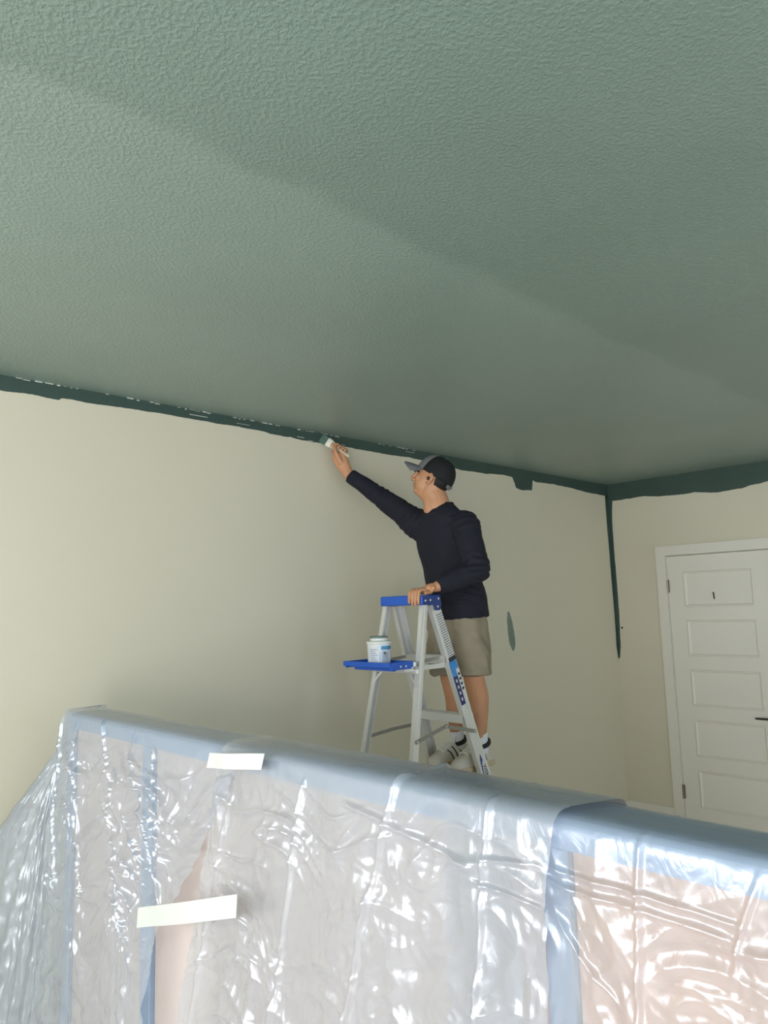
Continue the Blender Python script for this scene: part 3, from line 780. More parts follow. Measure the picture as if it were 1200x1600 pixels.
# ------------------------------------------------------------------ paint can on the shelf
cx, cy_, cz0 = 2.462, 2.615, 1.4505
can = empty('paint_can', (cx, cy_, cz0), 'small white paint tub with blue label on the blue ladder shelf', 'paint can')
tub_m = mat('tub_white', srgb(226, 226, 220), 0.4)
def lathe(prof, n=40):
    bm = bmesh.new(); rings = []
    for r_, z in prof: rings.append([bm.verts.new((cx + r_ * math.cos(2 * math.pi * k / n), cy_ + r_ * math.sin(2 * math.pi * k / n), cz0 + z)) for k in range(n)])
    for p_, q in zip(rings, rings[1:]):
        for k in range(n): bm.faces.new((p_[k], p_[(k + 1) % n], q[(k + 1) % n], q[k]))
    bm.faces.new(rings[0][::-1]); bm.faces.new(rings[-1]); return bm
obj('tub', lathe([(0.050, 0.0), (0.0535, 0.004), (0.0555, 0.05), (0.057, 0.098), (0.060, 0.1), (0.060, 0.107), (0.057, 0.111), (0.046, 0.113), (0.043, 0.1145)]), tub_m, can, smooth=False)
obj('neck', lathe([(0.040, 0.1146), (0.042, 0.1155), (0.042, 0.125), (0.040, 0.126)]), tub_m, can)
obj('lid_rim', lathe([(0.0415, 0.1261), (0.0435, 0.127), (0.0435, 0.133), (0.040, 0.1345), (0.038, 0.132)]), mat('dried_green_paint', srgb(112, 130, 120), 0.5, var=(40, 0.2)), can)
def wrap(name, a0, a1, z0, z1, m_, lift):
    """a flat printed patch wrapped on the tub; angles in degrees, 0 = towards the photographer, + = right"""
    bm = bmesh.new(); base = math.atan2(-cy_, -cx); n = max(2, int(abs(a1 - a0) / 6)); prev = None
    for k in range(n + 1):
        t = base + math.radians(a0 + (a1 - a0) * k / n)
        cur = [bm.verts.new((cx + (0.0542 + 0.0003 / 0.01 * (z - 0.03) + lift) * math.cos(t), cy_ + (0.0542 + 0.0003 / 0.01 * (z - 0.03) + lift) * math.sin(t), cz0 + z)) for z in (z0, z1)]
        if prev: bm.faces.new((prev[0], cur[0], cur[1], prev[1]))
        prev = cur
    return obj(name, bm, m_, can)
cyan_m = mat('label_blue', srgb(72, 148, 190), 0.45); pale_blue_m = mat('label_pale_blue', srgb(184, 208, 224), 0.45); grey_ink = mat('label_grey_print', srgb(150, 156, 170), 0.5)
wrap('label', -75, 75, 0.012, 0.09, mat('label_white', srgb(220, 223, 224), 0.45), 0.0012)
wrap('label_block', 10, 52, 0.072, 0.090, cyan_m, 0.002); wrap('label_block', 58, 74, 0.074, 0.09, cyan_m, 0.002)
wrap('label_block', 53, 57, 0.070, 0.09, ink_m, 0.002)
wrap('label_block', 2, 9, 0.014, 0.06, pale_blue_m, 0.002); wrap('label_block', 14, 50, 0.014, 0.066, mat('label_picture', srgb(176, 182, 194), 0.5, var=(45, 0.25)), 0.002)
wrap('label_block', 24, 32, 0.052, 0.062, ink_m, 0.0024)
for k in range(7): wrap('print_line', -48, -8 - (k % 3) * 6, 0.018 + k * 0.009, 0.0215 + k * 0.009, grey_ink, 0.002)

# ------------------------------------------------------------------ masking tape on the plastic seam
tape_m = mat('masking_tape', srgb(214, 213, 206), 0.55, bump=(300, 0.2, 0.001))
sheets = [o for o in COL.objects if o.name.startswith('plastic_sheet')]
def tape(p0, p1, wd, par):
    p0, p1 = Vector(p0), Vector(p1); bm = bmesh.new(); n = 30; prev = None
    d_ = (p1 - p0).normalized(); up = Vector((0.07, 0, 1)); up = (up - d_ * up.dot(d_)).normalized(); nn = d_.cross(up)
    if nn.x > 0: nn = -nn
    for k in range(n + 1):
        t = k / n; c = p0.lerp(p1, t) + nn * (0.004 * mnoise.noise(Vector((t * 4, 1.3, p0.z * 9))) + 0.012 * math.sin(math.pi * t) ** 2)
        sk = 0.012 * ((1 - t) if k < 2 else 0)
        cur = [bm.verts.new(c + up * wd * s + d_ * (0.014 * s if k in (0, n) else 0) + nn * o_) for s in (-0.5, 0.5) for o_ in (0, 0.0006)]
        if prev:
            bm.faces.new((prev[1], cur[1], cur[3], prev[3])); bm.faces.new((prev[0], prev[2], cur[2], cur[0]))
            bm.faces.new((prev[0], cur[0], cur[1], prev[1])); bm.faces.new((prev[2], prev[3], cur[3], cur[2]))
        else: bm.faces.new((cur[0], cur[1], cur[3], cur[2]))
        prev = cur
    bm.faces.new((prev[0], prev[2], prev[3], prev[1]))
    return obj('tape_strip', bm, tape_m, par)
tape((0.948, 1.965, 0.925), (0.955, 1.50, 1.07), 0.047, sheets[1])
tape((1.0, 1.70, 1.352), (1.008, 1.47, 1.376), 0.036, sheets[1])

# ------------------------------------------------------------------ the painter
person = empty('person', (3.03, 2.615, 0.8868), 'person in navy sweater and khaki shorts standing on the ladder, painting', 'person')


def skin_material():
    m = mat('skin', srgb(196, 142, 104), 0.5, bump=(90, 0.08, 0.002), var=(9, 0.06))
    m.node_tree.nodes['Principled BSDF'].inputs['Subsurface Weight'].default_value = 0.06
    m.node_tree.nodes['Principled BSDF'].inputs['Subsurface Radius'].default_value = (0.012, 0.005, 0.003)
    return m


skin_m = skin_material()
navy_cloth = mat('navy_knit', srgb(17, 18, 31), 0.85, bump=(420, 0.25, 0.0015))
khaki_m = mat('khaki_cotton', srgb(146, 134, 112), 0.85, bump=(500, 0.2, 0.001), var=(8, 0.06))

# head frame
yaw, pit = math.radians(61), math.radians(19)
H0 = Vector((2.908, 2.63, 2.403))
HF = Vector((-math.cos(yaw) * math.cos(pit), math.sin(yaw) * math.cos(pit), math.sin(pit))); HL = ZA.cross(HF).normalized(); HU = HF.cross(HL)
def hp(f, l, u): return H0 + HF * f + HL * l + HU * u
HAX = (HF, HL, HU)

bm = bmesh.new()
# skull, face, jaw
ellipsoid(bm, hp(-0.012, 0, 0.028), HAX, (0.096, 0.076, 0.088), 24, 16)
ellipsoid(bm, hp(0.036, 0, -0.03), HAX, (0.056, 0.058, 0.078), 20, 14)
ellipsoid(bm, hp(0.030, 0, -0.066), HAX, (0.052, 0.052, 0.04), 20, 12)
ellipsoid(bm, hp(0.060, 0, -0.088), HAX, (0.026, 0.030, 0.020), 14, 10)
for s in (-1, 1):
    ellipsoid(bm, hp(0.066, s * 0.032, -0.022), HAX, (0.022, 0.02, 0.022), 14, 10)       # cheekbone
    ellipsoid(bm, hp(0.078, s * 0.026, 0.03), HAX, (0.014, 0.022, 0.008), 12, 8)         # brow
    ellipsoid(bm, hp(0.098, s * 0.011, -0.034), HAX, (0.011, 0.008, 0.008), 12, 8)       # nostril wing
    # ear: outer rim, lobe
    ea = (HF * 0.9 + HU * 0.2).normalized()
    pts = [hp(0.012, s * 0.071, -0.04), hp(-0.002, s * 0.078, -0.042), hp(-0.014, s * 0.084, -0.026), hp(-0.020, s * 0.087, -0.006), hp(-0.012, s * 0.086, 0.010), hp(0.002, s * 0.08, 0.012), hp(0.010, s * 0.073, 0.0)]
    slimb(bm, pts, [0.005, 0.0055, 0.0055, 0.0055, 0.0055, 0.005, 0.004], hint=HL, n=10)
    ellipsoid(bm, hp(-0.003, s * 0.074, -0.014), HAX, (0.015, 0.006, 0.024), 12, 8)
slimb(bm, [hp(0.084, 0, 0.018), hp(0.097, 0, -0.004), hp(0.108, 0, -0.024), hp(0.106, 0, -0.034)], [0.008, 0.010, 0.012, 0.011], hint=HL, n=12)
ellipsoid(bm, hp(0.087, 0, -0.055), HAX, (0.012, 0.022, 0.007), 14, 8)
ellipsoid(bm, hp(0.084, 0, -0.066), HAX, (0.012, 0.019, 0.007), 14, 8)
# neck
slimb(bm, [hp(-0.02, 0, -0.03), hp(-0.018, 0, -0.075), Vector((2.915, 2.615, 2.285)), Vector((2.92, 2.61, 2.235)), Vector((2.935, 2.605, 2.19))], [(0.06, 0.062), (0.062, 0.06), (0.061, 0.060), (0.066, 0.068), (0.08, 0.09)], hint=HF, n=18)
slimb(bm, [hp(0.05, 0, -0.085), Vector((2.872, 2.635, 2.285)), Vector((2.87, 2.625, 2.225))], [0.028, 0.032, 0.035], hint=HF, n=14)
# trunk inside the clothes
slimb(bm, [(3.02, 2.605, 1.68), (3.015, 2.605, 1.80), (2.985, 2.607, 1.95), (2.955, 2.608, 2.08), (2.94, 2.608, 2.18), (2.93, 2.61, 2.22)], [(0.10, 0.145), (0.09, 0.13), (0.09, 0.125), (0.095, 0.14), (0.08, 0.13), (0.05, 0.08)], hint=XA, n=20)
# arms
RS, RE, RW = Vector((2.90, 2.765, 2.175)), Vector((2.80, 2.945, 2.342)), Vector((2.692, 3.078, 2.472))
LS, LE, LW = Vector((2.935, 2.445, 2.14)), Vector((2.892, 2.34, 1.895)), Vector((2.700, 2.452, 1.812))
slimb(bm, [Vector((2.935, 2.66, 2.15)), RS, RS.lerp(RE, 0.5), RE, RE.lerp(RW, 0.35), RE.lerp(RW, 0.8), RW + (RW - RE) * 0.05], [0.055, 0.055, 0.045, 0.04, 0.042, 0.033, (0.030, 0.026)], hint=ZA, n=14)
slimb(bm, [Vector((2.945, 2.55, 2.12)), LS, LS.lerp(LE, 0.5), LE, LE.lerp(LW, 0.35), LE.lerp(LW, 0.8), LW], [0.055, 0.055, 0.045, 0.04, 0.042, 0.033, (0.024, 0.030)], hint=ZA, n=14)
# legs
for side, (hip, knee, ank) in (('r', ((3.015, 2.685, 1.72), (3.062, 2.695, 1.345), (3.098, 2.695, 0.985))), ('l', ((3.02, 2.525, 1.72), (3.068, 2.535, 1.345), (3.105, 2.540, 0.985)))):
    hip, knee, ank = Vector(hip), Vector(knee), Vector(ank)
    calf = Vector((0.016, 0, 0))
    slimb(bm, [hip, hip.lerp(knee, 0.5), knee + Vector((-0.008, 0, 0.02)), knee.lerp(ank, 0.28) + calf, knee.lerp(ank, 0.5) + calf * 0.7, knee.lerp(ank, 0.82), ank, ank + Vector((-0.01, 0, -0.04))],
          [(0.085, 0.08), (0.075, 0.07), (0.056, 0.053), (0.057, 0.053), (0.052, 0.048), (0.037, 0.034), (0.036, 0.032), (0.036, 0.032)], hint=XA, n=18)
    ft = ank + Vector((-0.02, 0, -0.05))
    slimb(bm, [ft, ft + Vector((-0.07, 0, -0.012)), ft + Vector((-0.15, 0, -0.02))], [0.03, 0.028, 0.022], hint=ZA, n=12)

# right hand closed round the brush handle
BT = Vector((2.603, YL - 0.012, 2.690)); BD = Vector((-0.45, 0.66, 0.60)).normalized()      # brush tip and direction
G = BT - BD * 0.140                                                                            # middle of the grip
palm = RW + (RW - RE).normalized() * 0.02
e1 = (RW - G); e1 = (e1 - BD * e1.dot(BD)).normalized(); e2 = BD.cross(e1)
if e2.dot(Vector((-0.69, -0.71, 0))) > 0: e2 = -e2      # fingers go round the far side first, thumb on the near side
slimb(bm, [RW, RW.lerp(G + e1 * 0.03, 0.5) + e2 * 0.006, G + e1 * 0.034 + e2 * 0.010], [(0.026, 0.030), (0.030, 0.040), (0.022, 0.040)], hint=e2, n=14)
for k, (off, ln) in enumerate(((0.036, 1.0), (0.015, 1.06), (-0.006, 1.0), (-0.026, 0.86))):
    c = G + BD * off
    pts = [c + (e1 * math.cos(t) + e2 * math.sin(t)) * r_ for t, r_ in ((0.15, 0.036), (0.9, 0.031), (1.75, 0.026), (2.6, 0.023), (2.6 + 0.9 * ln, 0.020), (2.6 + 1.5 * ln, 0.018))]
    slimb(bm, pts, [0.0098, 0.0094, 0.009, 0.0085, 0.0078, 0.007], hint=BD, n=10)
tb = RW.lerp(G + e1 * 0.03, 0.55) - e2 * 0.018
slimb(bm, [tb, tb.lerp(G, 0.5) - e2 * 0.026 + BD * 0.02, G - e2 * 0.022 + BD * 0.032 + e1 * 0.004, G - e2 * 0.019 + BD * 0.056 - e1 * 0.004], [0.014, 0.0115, 0.0105, 0.0085], hint=BD, n=10)
# left hand over the ladder cap
KX = LX - 0.064
hand_c = Vector((KX + 0.052, 2.497, 1.797))
slimb(bm, [LW, LW.lerp(hand_c, 0.5) + Vector((0, 0, 0.006)), hand_c, Vector((KX + 0.022, 2.500, 1.796))], [(0.024, 0.028), (0.021, 0.036), (0.019, 0.042), (0.014, 0.040)], hint=ZA, n=14)
for k, (y, ln) in enumerate(((2.468, 0.040), (2.4885, 0.048), (2.509, 0.046), (2.529, 0.036))):
    kn = Vector((KX + 0.026, y, 1.800))
    pts = [kn, Vector((KX + 0.006, y + 0.003, 1.800)), Vector((KX - 0.010, y + 0.005, 1.788)), Vector((KX - 0.0125, y + 0.007, 1.775 - ln * 0.45)), Vector((KX - 0.0115, y + 0.009, 1.775 - ln))]
    slimb(bm, pts, [0.0105, 0.0098, 0.0092, 0.0085, 0.0072], hint=YA, n=10)
slimb(bm, [LW + Vector((-0.03, -0.012, -0.004)), Vector((KX + 0.055, 2.455, 1.792)), Vector((KX + 0.032, 2.4505, 1.787)), Vector((KX + 0.012, 2.449, 1.785))], [0.014, 0.0115, 0.010, 0.0085], hint=ZA, n=10)
obj('body', remesh(bm, 0.0031, 3, 0.5), skin_m, person, smooth=True)

# sweater
bm = bmesh.new()
slimb(bm, [(3.035, 2.595, 1.650), (3.03, 2.598, 1.74), (3.012, 2.602, 1.83), (2.985, 2.606, 1.94), (2.958, 2.608, 2.05), (2.942, 2.608, 2.13), (2.935, 2.608, 2.185), (2.944, 2.609, 2.222), (2.955, 2.611, 2.252)],
      [(0.138, 0.176), (0.136, 0.174), (0.126, 0.163), (0.120, 0.158), (0.122, 0.168), (0.115, 0.172), (0.102, 0.150), (0.080, 0.105), (0.056, 0.074)], hint=XA, n=28, sub=5, flat=3)
slimb(bm, [Vector((2.94, 2.66, 2.13)), RS + Vector((0.0, -0.02, -0.01)), RS.lerp(RE, 0.35), RS.lerp(RE, 0.7), RE, RE.lerp(RW, 0.3), RE.lerp(RW, 0.65), RE.lerp(RW, 0.93)],
      [0.085, (0.086, 0.08), 0.068, 0.060, 0.056, 0.052, 0.046, (0.041, 0.039)], hint=ZA, n=20, flat=2)
slimb(bm, [Vector((2.945, 2.54, 2.11)), LS + Vector((0.004, 0.01, -0.012)), LS.lerp(LE, 0.4), LS.lerp(LE, 0.75), LE, LE.lerp(LW, 0.3), LE.lerp(LW, 0.6), LE.lerp(LW, 0.93)],
      [0.085, (0.082, 0.08), 0.070, 0.065, 0.062, 0.058, 0.050, (0.037, 0.040)], hint=ZA, n=20, flat=2)
me = remesh(bm, 0.006, 6, 0.5)
def cloth(co, no):
    f = 0.007 * mnoise.noise(Vector((co.x * 9, co.y * 9, co.z * 6)))
    # creases gathering at the elbows, the armpits and the waist
    for c, r_, ax in ((LE, 0.13, (LE - LS).normalized()), (RS, 0.16, (RE - RS).normalized()), (LS, 0.12, (LE - LS).normalized()), (RE, 0.1, (RW - RE).normalized()), (Vector((2.95, 2.50, 1.80)), 0.16, Vector((0.3, 0, 0.95)))):
        dd = (co - c).length
        if dd < r_:
            w = (1 - dd / r_) ** 1.2
            f += w * 0.010 * math.sin(((co - c).dot(ax) + 0.012 * mnoise.noise(co * 22)) * 170) * (0.6 + mnoise.noise(co * 11))
    f += 0.0035 * mnoise.noise(Vector((co.x * 26 + co.z * 14, co.y * 26, co.z * 9)))
    return f
displace(me, cloth)
sweater = obj('sweater', me, navy_cloth, person, smooth=True)
bm = bmesh.new()      # ribbed collar
n = 40; ring = []
for k in range(n):
    t = 2 * math.pi * k / n
    c = Vector((2.918, 2.611, 2.232)) + XA * 0.083 * math.cos(t) + YA * 0.080 * math.sin(t) + ZA * (0.036 * math.cos(t))
    ring.append(c)
prev = None; tubes = []
for k in range(n):
    t = 2 * math.pi * k / n; rad = Vector((math.cos(t), math.sin(t), 0))
    tubes.append([bm.verts.new(ring[k] + rad * 0.005 * math.cos(2 * math.pi * j / 8) + ZA * 0.009 * math.sin(2 * math.pi * j / 8)) for j in range(8)])
for k in range(n):
    for j in range(8): bm.faces.new((tubes[k][j], tubes[(k + 1) % n][j], tubes[(k + 1) % n][(j + 1) % 8], tubes[k][(j + 1) % 8]))
obj('collar', bm, navy_cloth, sweater, smooth=True)

# shorts
bm = bmesh.new()
slimb(bm, [(3.035, 2.605, 1.60), (3.03, 2.605, 1.70), (3.025, 2.605, 1.80)], [(0.122, 0.155), (0.116, 0.152), (0.1, 0.14)], hint=XA, n=24)
for hx, hy, kx, ky in ((3.025, 2.680, 3.035, 2.700), (3.035, 2.530, 3.050, 2.520)):
    slimb(bm, [(hx, hy, 1.70), (hx + 0.002, hy, 1.60), (kx - 0.004, ky, 1.48), (kx, ky, 1.40), (kx, ky, 1.358)], [(0.105, 0.085), (0.112, 0.090), (0.104, 0.090), (0.099, 0.088), (0.099, 0.088)], hint=XA, n=22, flat=2)
me = remesh(bm, 0.006, 4, 0.5)
def cloth2(co, no):
    f = 0.010 * mnoise.noise(Vector((co.x * 10 + 4, co.y * 10, co.z * 5)))
    f += 0.011 * (0.6 - abs(mnoise.noise(Vector((co.x * 8 + co.z * 9, co.y * 12, co.z * 6 - co.x * 6)))) * 2.4)
    return f
displace(me, cloth2)
shorts = obj('shorts', me, khaki_m, person, smooth=True)
bm = bmesh.new()      # back pocket flap, near side
slimb(bm, [(3.085, 2.462, 1.615), (3.125, 2.492, 1.60), (3.146, 2.53, 1.595)], [(0.03, 0.004)] * 3, hint=ZA, n=12)
obj('pocket_flap', bm, khaki_m, shorts, smooth=True)

# socks and shoes
sock_m = mat('sock_white', srgb(226, 226, 228), 0.9, bump=(300, 0.3, 0.001))
shoe_m = mat('shoe_cream', srgb(206, 198, 182), 0.6, var=(20, 0.06)); shoe_white = mat('shoe_white', srgb(228, 226, 216), 0.55)
sole_m = mat('sole_tan', srgb(198, 178, 146), 0.7); black_m = mat('shoe_black', srgb(30, 31, 36), 0.7)
ZS = 0.8868
def make_shoe(ax_, ay_):
    """ax_, ay_: ankle position; toes point to -X"""
    heel = ax_ + 0.078; Ls = 0.30
    st = [0, 0.03, 0.08, 0.13, 0.18, 0.22, 0.26, 0.285, 0.30]
    wd = [0.022, 0.033, 0.037, 0.038, 0.043, 0.047, 0.044, 0.032, 0.012]
    ht = [0.070, 0.096, 0.104, 0.098, 0.080, 0.063, 0.050, 0.042, 0.026]
    def surf(s_, v, lift=0.0):
        w = float(np.interp(s_, st, wd)) + lift; h = float(np.interp(s_, st, ht)) + lift
        c, sn = math.cos(v), math.sin(v)
        yy = w * math.copysign(abs(c) ** 0.75, c) * (1 - 0.22 * sn ** 2); zz = h * sn ** 0.85 if sn > 0 else 0
        return Vector((heel - s_, ay_ + yy, ZS + 0.020 + zz))
    bm = bmesh.new(); ns, nv = 40, 20; rows = []
    for i in range(ns + 1):
        s_ = Ls * i / ns; rows.append([bm.verts.new(surf(s_, math.pi * j / nv)) for j in range(nv + 1)])
    for a, b_ in zip(rows, rows[1:]):
        for j in range(nv): bm.faces.new((a[j], b_[j], b_[j + 1], a[j + 1]))
    bm.faces.new(rows[0]); bm.faces.new(rows[-1][::-1])
    for i in range(ns): bm.faces.new((rows[i][0], rows[i][-1], rows[i + 1][-1], rows[i + 1][0]))
    shoe = obj('shoe', bm, shoe_m, person, smooth=True)
    bm = bmesh.new(); n_ = 30; top = []; bot = []
    outl = [(s_, w + 0.004) for s_, w in zip(np.linspace(-0.004, 0.305, 24), np.interp(np.linspace(-0.004, 0.305, 24), st, wd))]
    loop = [(heel - s_, ay_ - w) for s_, w in outl] + [(heel - s_, ay_ + w) for s_, w in outl[::-1]]
    for z, k in ((0.0, 0.96), (0.006, 1.0), (0.022, 1.0), (0.026, 0.97)):
        cxm = heel - 0.15; top.append([bm.verts.new((cxm + (x - cxm) * k, ay_ + (y - ay_) * k, ZS + z)) for x, y in loop])
    for a, b_ in zip(top, top[1:]):
        for k in range(len(loop)): bm.faces.new((a[k], a[(k + 1) % len(loop)], b_[(k + 1) % len(loop)], b_[k]))
    bm.faces.new(top[0][::-1]); bm.faces.new(top[-1])
    obj('sole', bm, sole_m, shoe)
    def strip(name, s0, s1, ds, v0, v1, m_, lift):
        bm = bmesh.new(); n1 = 10; pr = None
        for k in range(n1 + 1):
            t = k / n1; v = v0 + (v1 - v0) * t
            cur = [bm.verts.new(surf(sx + ds * t, v, lift)) for sx in (s0, (s0 + s1) / 2, s1)]
            if pr:
                bm.faces.new((pr[0], cur[0], cur[1], pr[1])); bm.faces.new((pr[1], cur[1], cur[2], pr[2]))
            pr = cur
        return obj(name, bm, m_, shoe, smooth=True)
    for sgn in (0, 1):
        V = (lambda v: math.pi - v) if sgn == 0 else (lambda v: v)      # near side has the smaller Y
        for s0 in (0.075, 0.112, 0.149):
            strip('stripe', s0 + 0.022, s0 + 0.029, 0.030 - 0.085, V(0.12), V(1.02), black_m, 0.0012) if False else strip('stripe', s0, s0 + 0.008, 0.035, V(0.10), V(0.95), black_m, 0.0014)
        strip('stripe', 0.085, 0.110, 0.035, V(0.10), V(0.95), shoe_white, 0.001); strip('stripe', 0.122, 0.147, 0.035, V(0.10), V(0.95), shoe_white, 0.001)
    # lacing
    bm = bmesh.new(); pr = None
    for k in range(10):
        s_ = 0.118 + 0.105 * k / 9; cur = [bm.verts.new(surf(s_, v, 0.0028)) for v in (1.05, 1.3, 1.57, 1.84, 2.09)]
        if pr:
            for j in range(4): bm.faces.new((pr[j], cur[j], cur[j + 1], pr[j + 1]))
        pr = cur
    obj('lace_panel', bm, shoe_white, shoe, smooth=True)
    for k in range(6):
        s_ = 0.122 + 0.018 * k; bm = bmesh.new()
        slimb(bm, [surf(s_ + 0.004, 0.95, 0.004), surf(s_, 1.3, 0.006), surf(s_, 1.84, 0.006), surf(s_ + 0.004, 2.19, 0.004)], [0.0035] * 4, hint=XA, n=8, sub=3)
        obj('lace', bm, shoe_white, shoe, smooth=True)
    bm = bmesh.new(); slimb(bm, [surf(0.13, 1.57, 0.0), surf(0.115, 1.57, 0.012), surf(0.105, 1.57, 0.03)], [(0.024, 0.004), (0.025, 0.005), (0.022, 0.004)], hint=YA, n=12)
    obj('tongue', bm, shoe_white, shoe, smooth=True)
    bm = bmesh.new(); pts = []
    for k in range(20):
        t = 2 * math.pi * k / 20; pts.append(Vector((ax_ + 0.010 + 0.046 * math.cos(t), ay_ + 0.034 * math.sin(t), ZS + 0.112 + 0.012 * math.cos(t))))
    tb_ = []
    for k in range(20):
        t = 2 * math.pi * k / 20; rad = Vector((math.cos(t), math.sin(t), 0))
        tb_.append([bm.verts.new(pts[k] + rad * 0.009 * math.cos(2 * math.pi * j / 8) + ZA * 0.016 * math.sin(2 * math.pi * j / 8)) for j in range(8)])
    for k in range(20):
        for j in range(8): bm.faces.new((tb_[k][j], tb_[(k + 1) % 20][j], tb_[(k + 1) % 20][(j + 1) % 8], tb_[k][(j + 1) % 8]))
    obj('ankle_collar', bm, black_m, shoe, smooth=True)
    bm = bmesh.new(); slimb(bm, [(ax_ - 0.002, ay_, ZS + 0.075), (ax_, ay_, ZS + 0.11), (ax_ + 0.001, ay_, ZS + 0.150), (ax_ + 0.0, ay_, ZS + 0.166)], [(0.042, 0.037), (0.041, 0.037), (0.040, 0.036), (0.040, 0.036)], hint=XA, n=20)
    obj('sock', bm, sock_m, person, smooth=True)
make_shoe(3.094, 2.695); make_shoe(3.102, 2.540)

# cap
grey_cloth = mat('cap_grey', srgb(112, 112, 110), 0.85, bump=(300, 0.2, 0.001)); cap_black = mat('cap_black', srgb(13, 14, 14), 0.8, bump=(350, 0.25, 0.001))
tl_ = math.radians(17)
CF = HF * math.cos(tl_) + HU * math.sin(tl_); CU = -HF * math.sin(tl_) + HU * math.cos(tl_)
C0 = hp(-0.006, 0, 0.010)
def dome(phi, th, lift=0.0):
    r_ = max(math.cos(th), 0) ** 0.72
    fr = 0.107 if math.cos(phi) > 0 else 0.110
    return C0 + CF * ((fr + lift) * r_ * math.cos(phi)) + HL * ((0.0875 + lift) * r_ * math.sin(phi)) + CU * ((0.112 + lift) * math.sin(th))
def panel(name, p0, p1, m_, parent, lift=0.0, n=24):
    bm = bmesh.new(); rows = []
    for i in range(n + 1):
        ph = p0 + (p1 - p0) * i / n; rows.append([bm.verts.new(dome(ph, math.pi / 2 * j / 14 * 0.999, lift)) for j in range(15)] + [bm.verts.new(dome(ph, 0, lift - 0.006) - CU * 0.001)])
    for a, b_ in zip(rows, rows[1:]):
        for j in range(14): bm.faces.new((a[j], b_[j], b_[j + 1], a[j + 1]))
        bm.faces.new((a[15], b_[15], b_[0], a[0]))
    bmesh.ops.remove_doubles(bm, verts=bm.verts, dist=0.0004)
    return obj(name, bm, m_, parent, smooth=True)
cap_o = panel('cap', math.radians(58), math.radians(302), cap_black, person)
panel('front_panel', math.radians(-59), math.radians(59), grey_cloth, cap_o, 0.0012)
bm = bmesh.new(); rows = []
for i in range(25):
    ph = math.radians(-62 + 124 * i / 24); base = dome(ph, 0.03, 0.001)
    ext = 0.078 * math.cos(ph * 0.9) ** 0.6
    row = []
    for j in range(8):
        t = j / 7; p_ = base + CF * ext * t + HL * (0.004 * math.sin(ph) * t) - CU * (0.010 * t + 0.010 * t * t + 0.030 * math.sin(ph) ** 2 * (0.35 + 0.65 * t))
        row.append((p_ + CU * 0.0016, p_ - CU * 0.0016))
    rows.append([(bm.verts.new(a), bm.verts.new(b_)) for a, b_ in row])
for a, b_ in zip(rows, rows[1:]):
    for j in range(7):
        bm.faces.new((a[j][0], b_[j][0], b_[j + 1][0], a[j + 1][0])); bm.faces.new((a[j][1], a[j + 1][1], b_[j + 1][1], b_[j][1]))
    bm.faces.new((a[7][0], b_[7][0], b_[7][1], a[7][1]))
visor_o = obj('visor', bm, grey_cloth, cap_o, smooth=True)
bm = bmesh.new(); ellipsoid(bm, C0 + CU * 0.112, (CF, HL, CU), (0.008, 0.008, 0.004), 12, 8); obj('button', bm, grey_cloth, cap_o, smooth=True)
bm = bmesh.new(); slimb(bm, [dome(math.radians(a), 0, 0.002) - CU * 0.006 for a in (152, 166, 180, 194, 208)], [(0.007, 0.003)] * 5, hint=CU, n=10); obj('strap', bm, grey_cloth, cap_o, smooth=True)
bm = bmesh.new(); slimb(bm, [dome(math.radians(152), 0, 0.003) - CU * 0.012, dome(math.radians(170), 0, 0.004) - CU * 0.016], [(0.007, 0.004)] * 2, hint=CU, n=10); obj('strap_tail', bm, grey_cloth, cap_o, smooth=True)

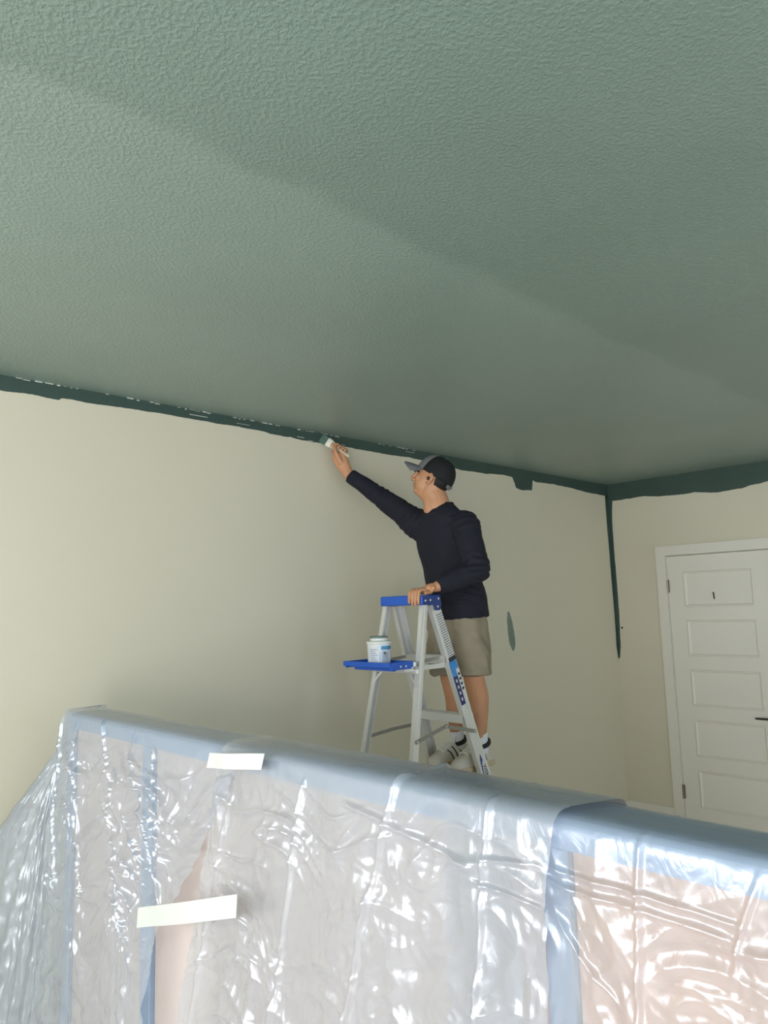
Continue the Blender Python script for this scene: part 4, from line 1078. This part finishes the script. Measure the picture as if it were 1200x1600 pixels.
# hair below the cap, eyes, brows, earbud
hair_m = mat('hair_black', srgb(24, 21, 20), 0.7, bump=(400, 0.6, 0.002))
bm = bmesh.new(); ellipsoid(bm, hp(-0.018, 0, 0.018), HAX, (0.096, 0.079, 0.094), 36, 28)
for v in list(bm.verts):
    q = v.co - H0; f_, l_, u_ = q.dot(HF), q.dot(HL), q.dot(HU)
    v.co += (v.co - hp(-0.018, 0, 0.018)).normalized() * 0.0015 * mnoise.noise(v.co * 90)
    keep = (u_ > -0.058 - 0.25 * (f_ + 0.10)) and (f_ < -0.030 or (u_ > 0.012 and f_ < 0.030))
    if not keep: bm.verts.remove(v)
obj('hair', bm, hair_m, person, smooth=True)
eye_m = mat('eye_dark', srgb(30, 24, 22), 0.2)
for s in (-1, 1):
    bm = bmesh.new(); ellipsoid(bm, hp(0.079, s * 0.030, 0.012), HAX, (0.008, 0.012, 0.006), 14, 10); obj('eye', bm, eye_m, person, smooth=True)
    bm = bmesh.new(); slimb(bm, [hp(0.092, s * 0.014, 0.028), hp(0.089, s * 0.03, 0.033), hp(0.074, s * 0.046, 0.028)], [(0.003, 0.002), (0.0035, 0.002), (0.002, 0.0015)], hint=HU, n=8); obj('eyebrow', bm, hair_m, person, smooth=True)
bm = bmesh.new(); ellipsoid(bm, hp(0.002, 0.080, -0.014), HAX, (0.0085, 0.006, 0.011), 14, 10); obj('earbud', bm, black_m, person, smooth=True)

# ------------------------------------------------------------------ paintbrush
brush = empty('paintbrush', tuple(G), 'paintbrush with green-wet bristles held to the wall in the raised hand', 'paintbrush')
bw = (ZA - BD * ZA.dot(BD)).normalized(); bt = BD.cross(bw)
def flat_loft(secs, m_, name, n=16, exp=0.5):
    bm = bmesh.new(); rings = []
    for d_, w_, t_ in secs:
        c = BT - BD * d_
        rings.append([bm.verts.new(c + bw * w_ * math.copysign(abs(math.cos(2 * math.pi * k / n)) ** exp, math.cos(2 * math.pi * k / n)) + bt * t_ * math.copysign(abs(math.sin(2 * math.pi * k / n)) ** exp, math.sin(2 * math.pi * k / n))) for k in range(n)])
    for a, b_ in zip(rings, rings[1:]):
        for k in range(n): bm.faces.new((a[k], a[(k + 1) % n], b_[(k + 1) % n], b_[k]))
    bm.faces.new(rings[0][::-1]); bm.faces.new(rings[-1])
    return obj(name, bm, m_, brush, smooth=False)
flat_loft([(0.0, 0.024, 0.002), (0.012, 0.027, 0.005), (0.045, 0.025, 0.0075)], mat('bristles_wet_green', srgb(78, 104, 90), 0.45, bump=(500, 0.8, 0.003)), 'bristles')
flat_loft([(0.0452, 0.0265, 0.009), (0.05, 0.0265, 0.009), (0.072, 0.026, 0.0088), (0.0735, 0.0255, 0.0085)], mat('ferrule', srgb(206, 202, 184), 0.4, metal=0.3), 'ferrule')
flat_loft([(0.0737, 0.024, 0.0085), (0.09, 0.021, 0.009), (0.105, 0.012, 0.0085), (0.125, 0.009, 0.0075), (0.16, 0.0085, 0.007), (0.19, 0.010, 0.0075), (0.205, 0.007, 0.005)], mat('brush_handle', srgb(190, 178, 150), 0.45, var=(40, 0.1)), 'handle', exp=0.8)
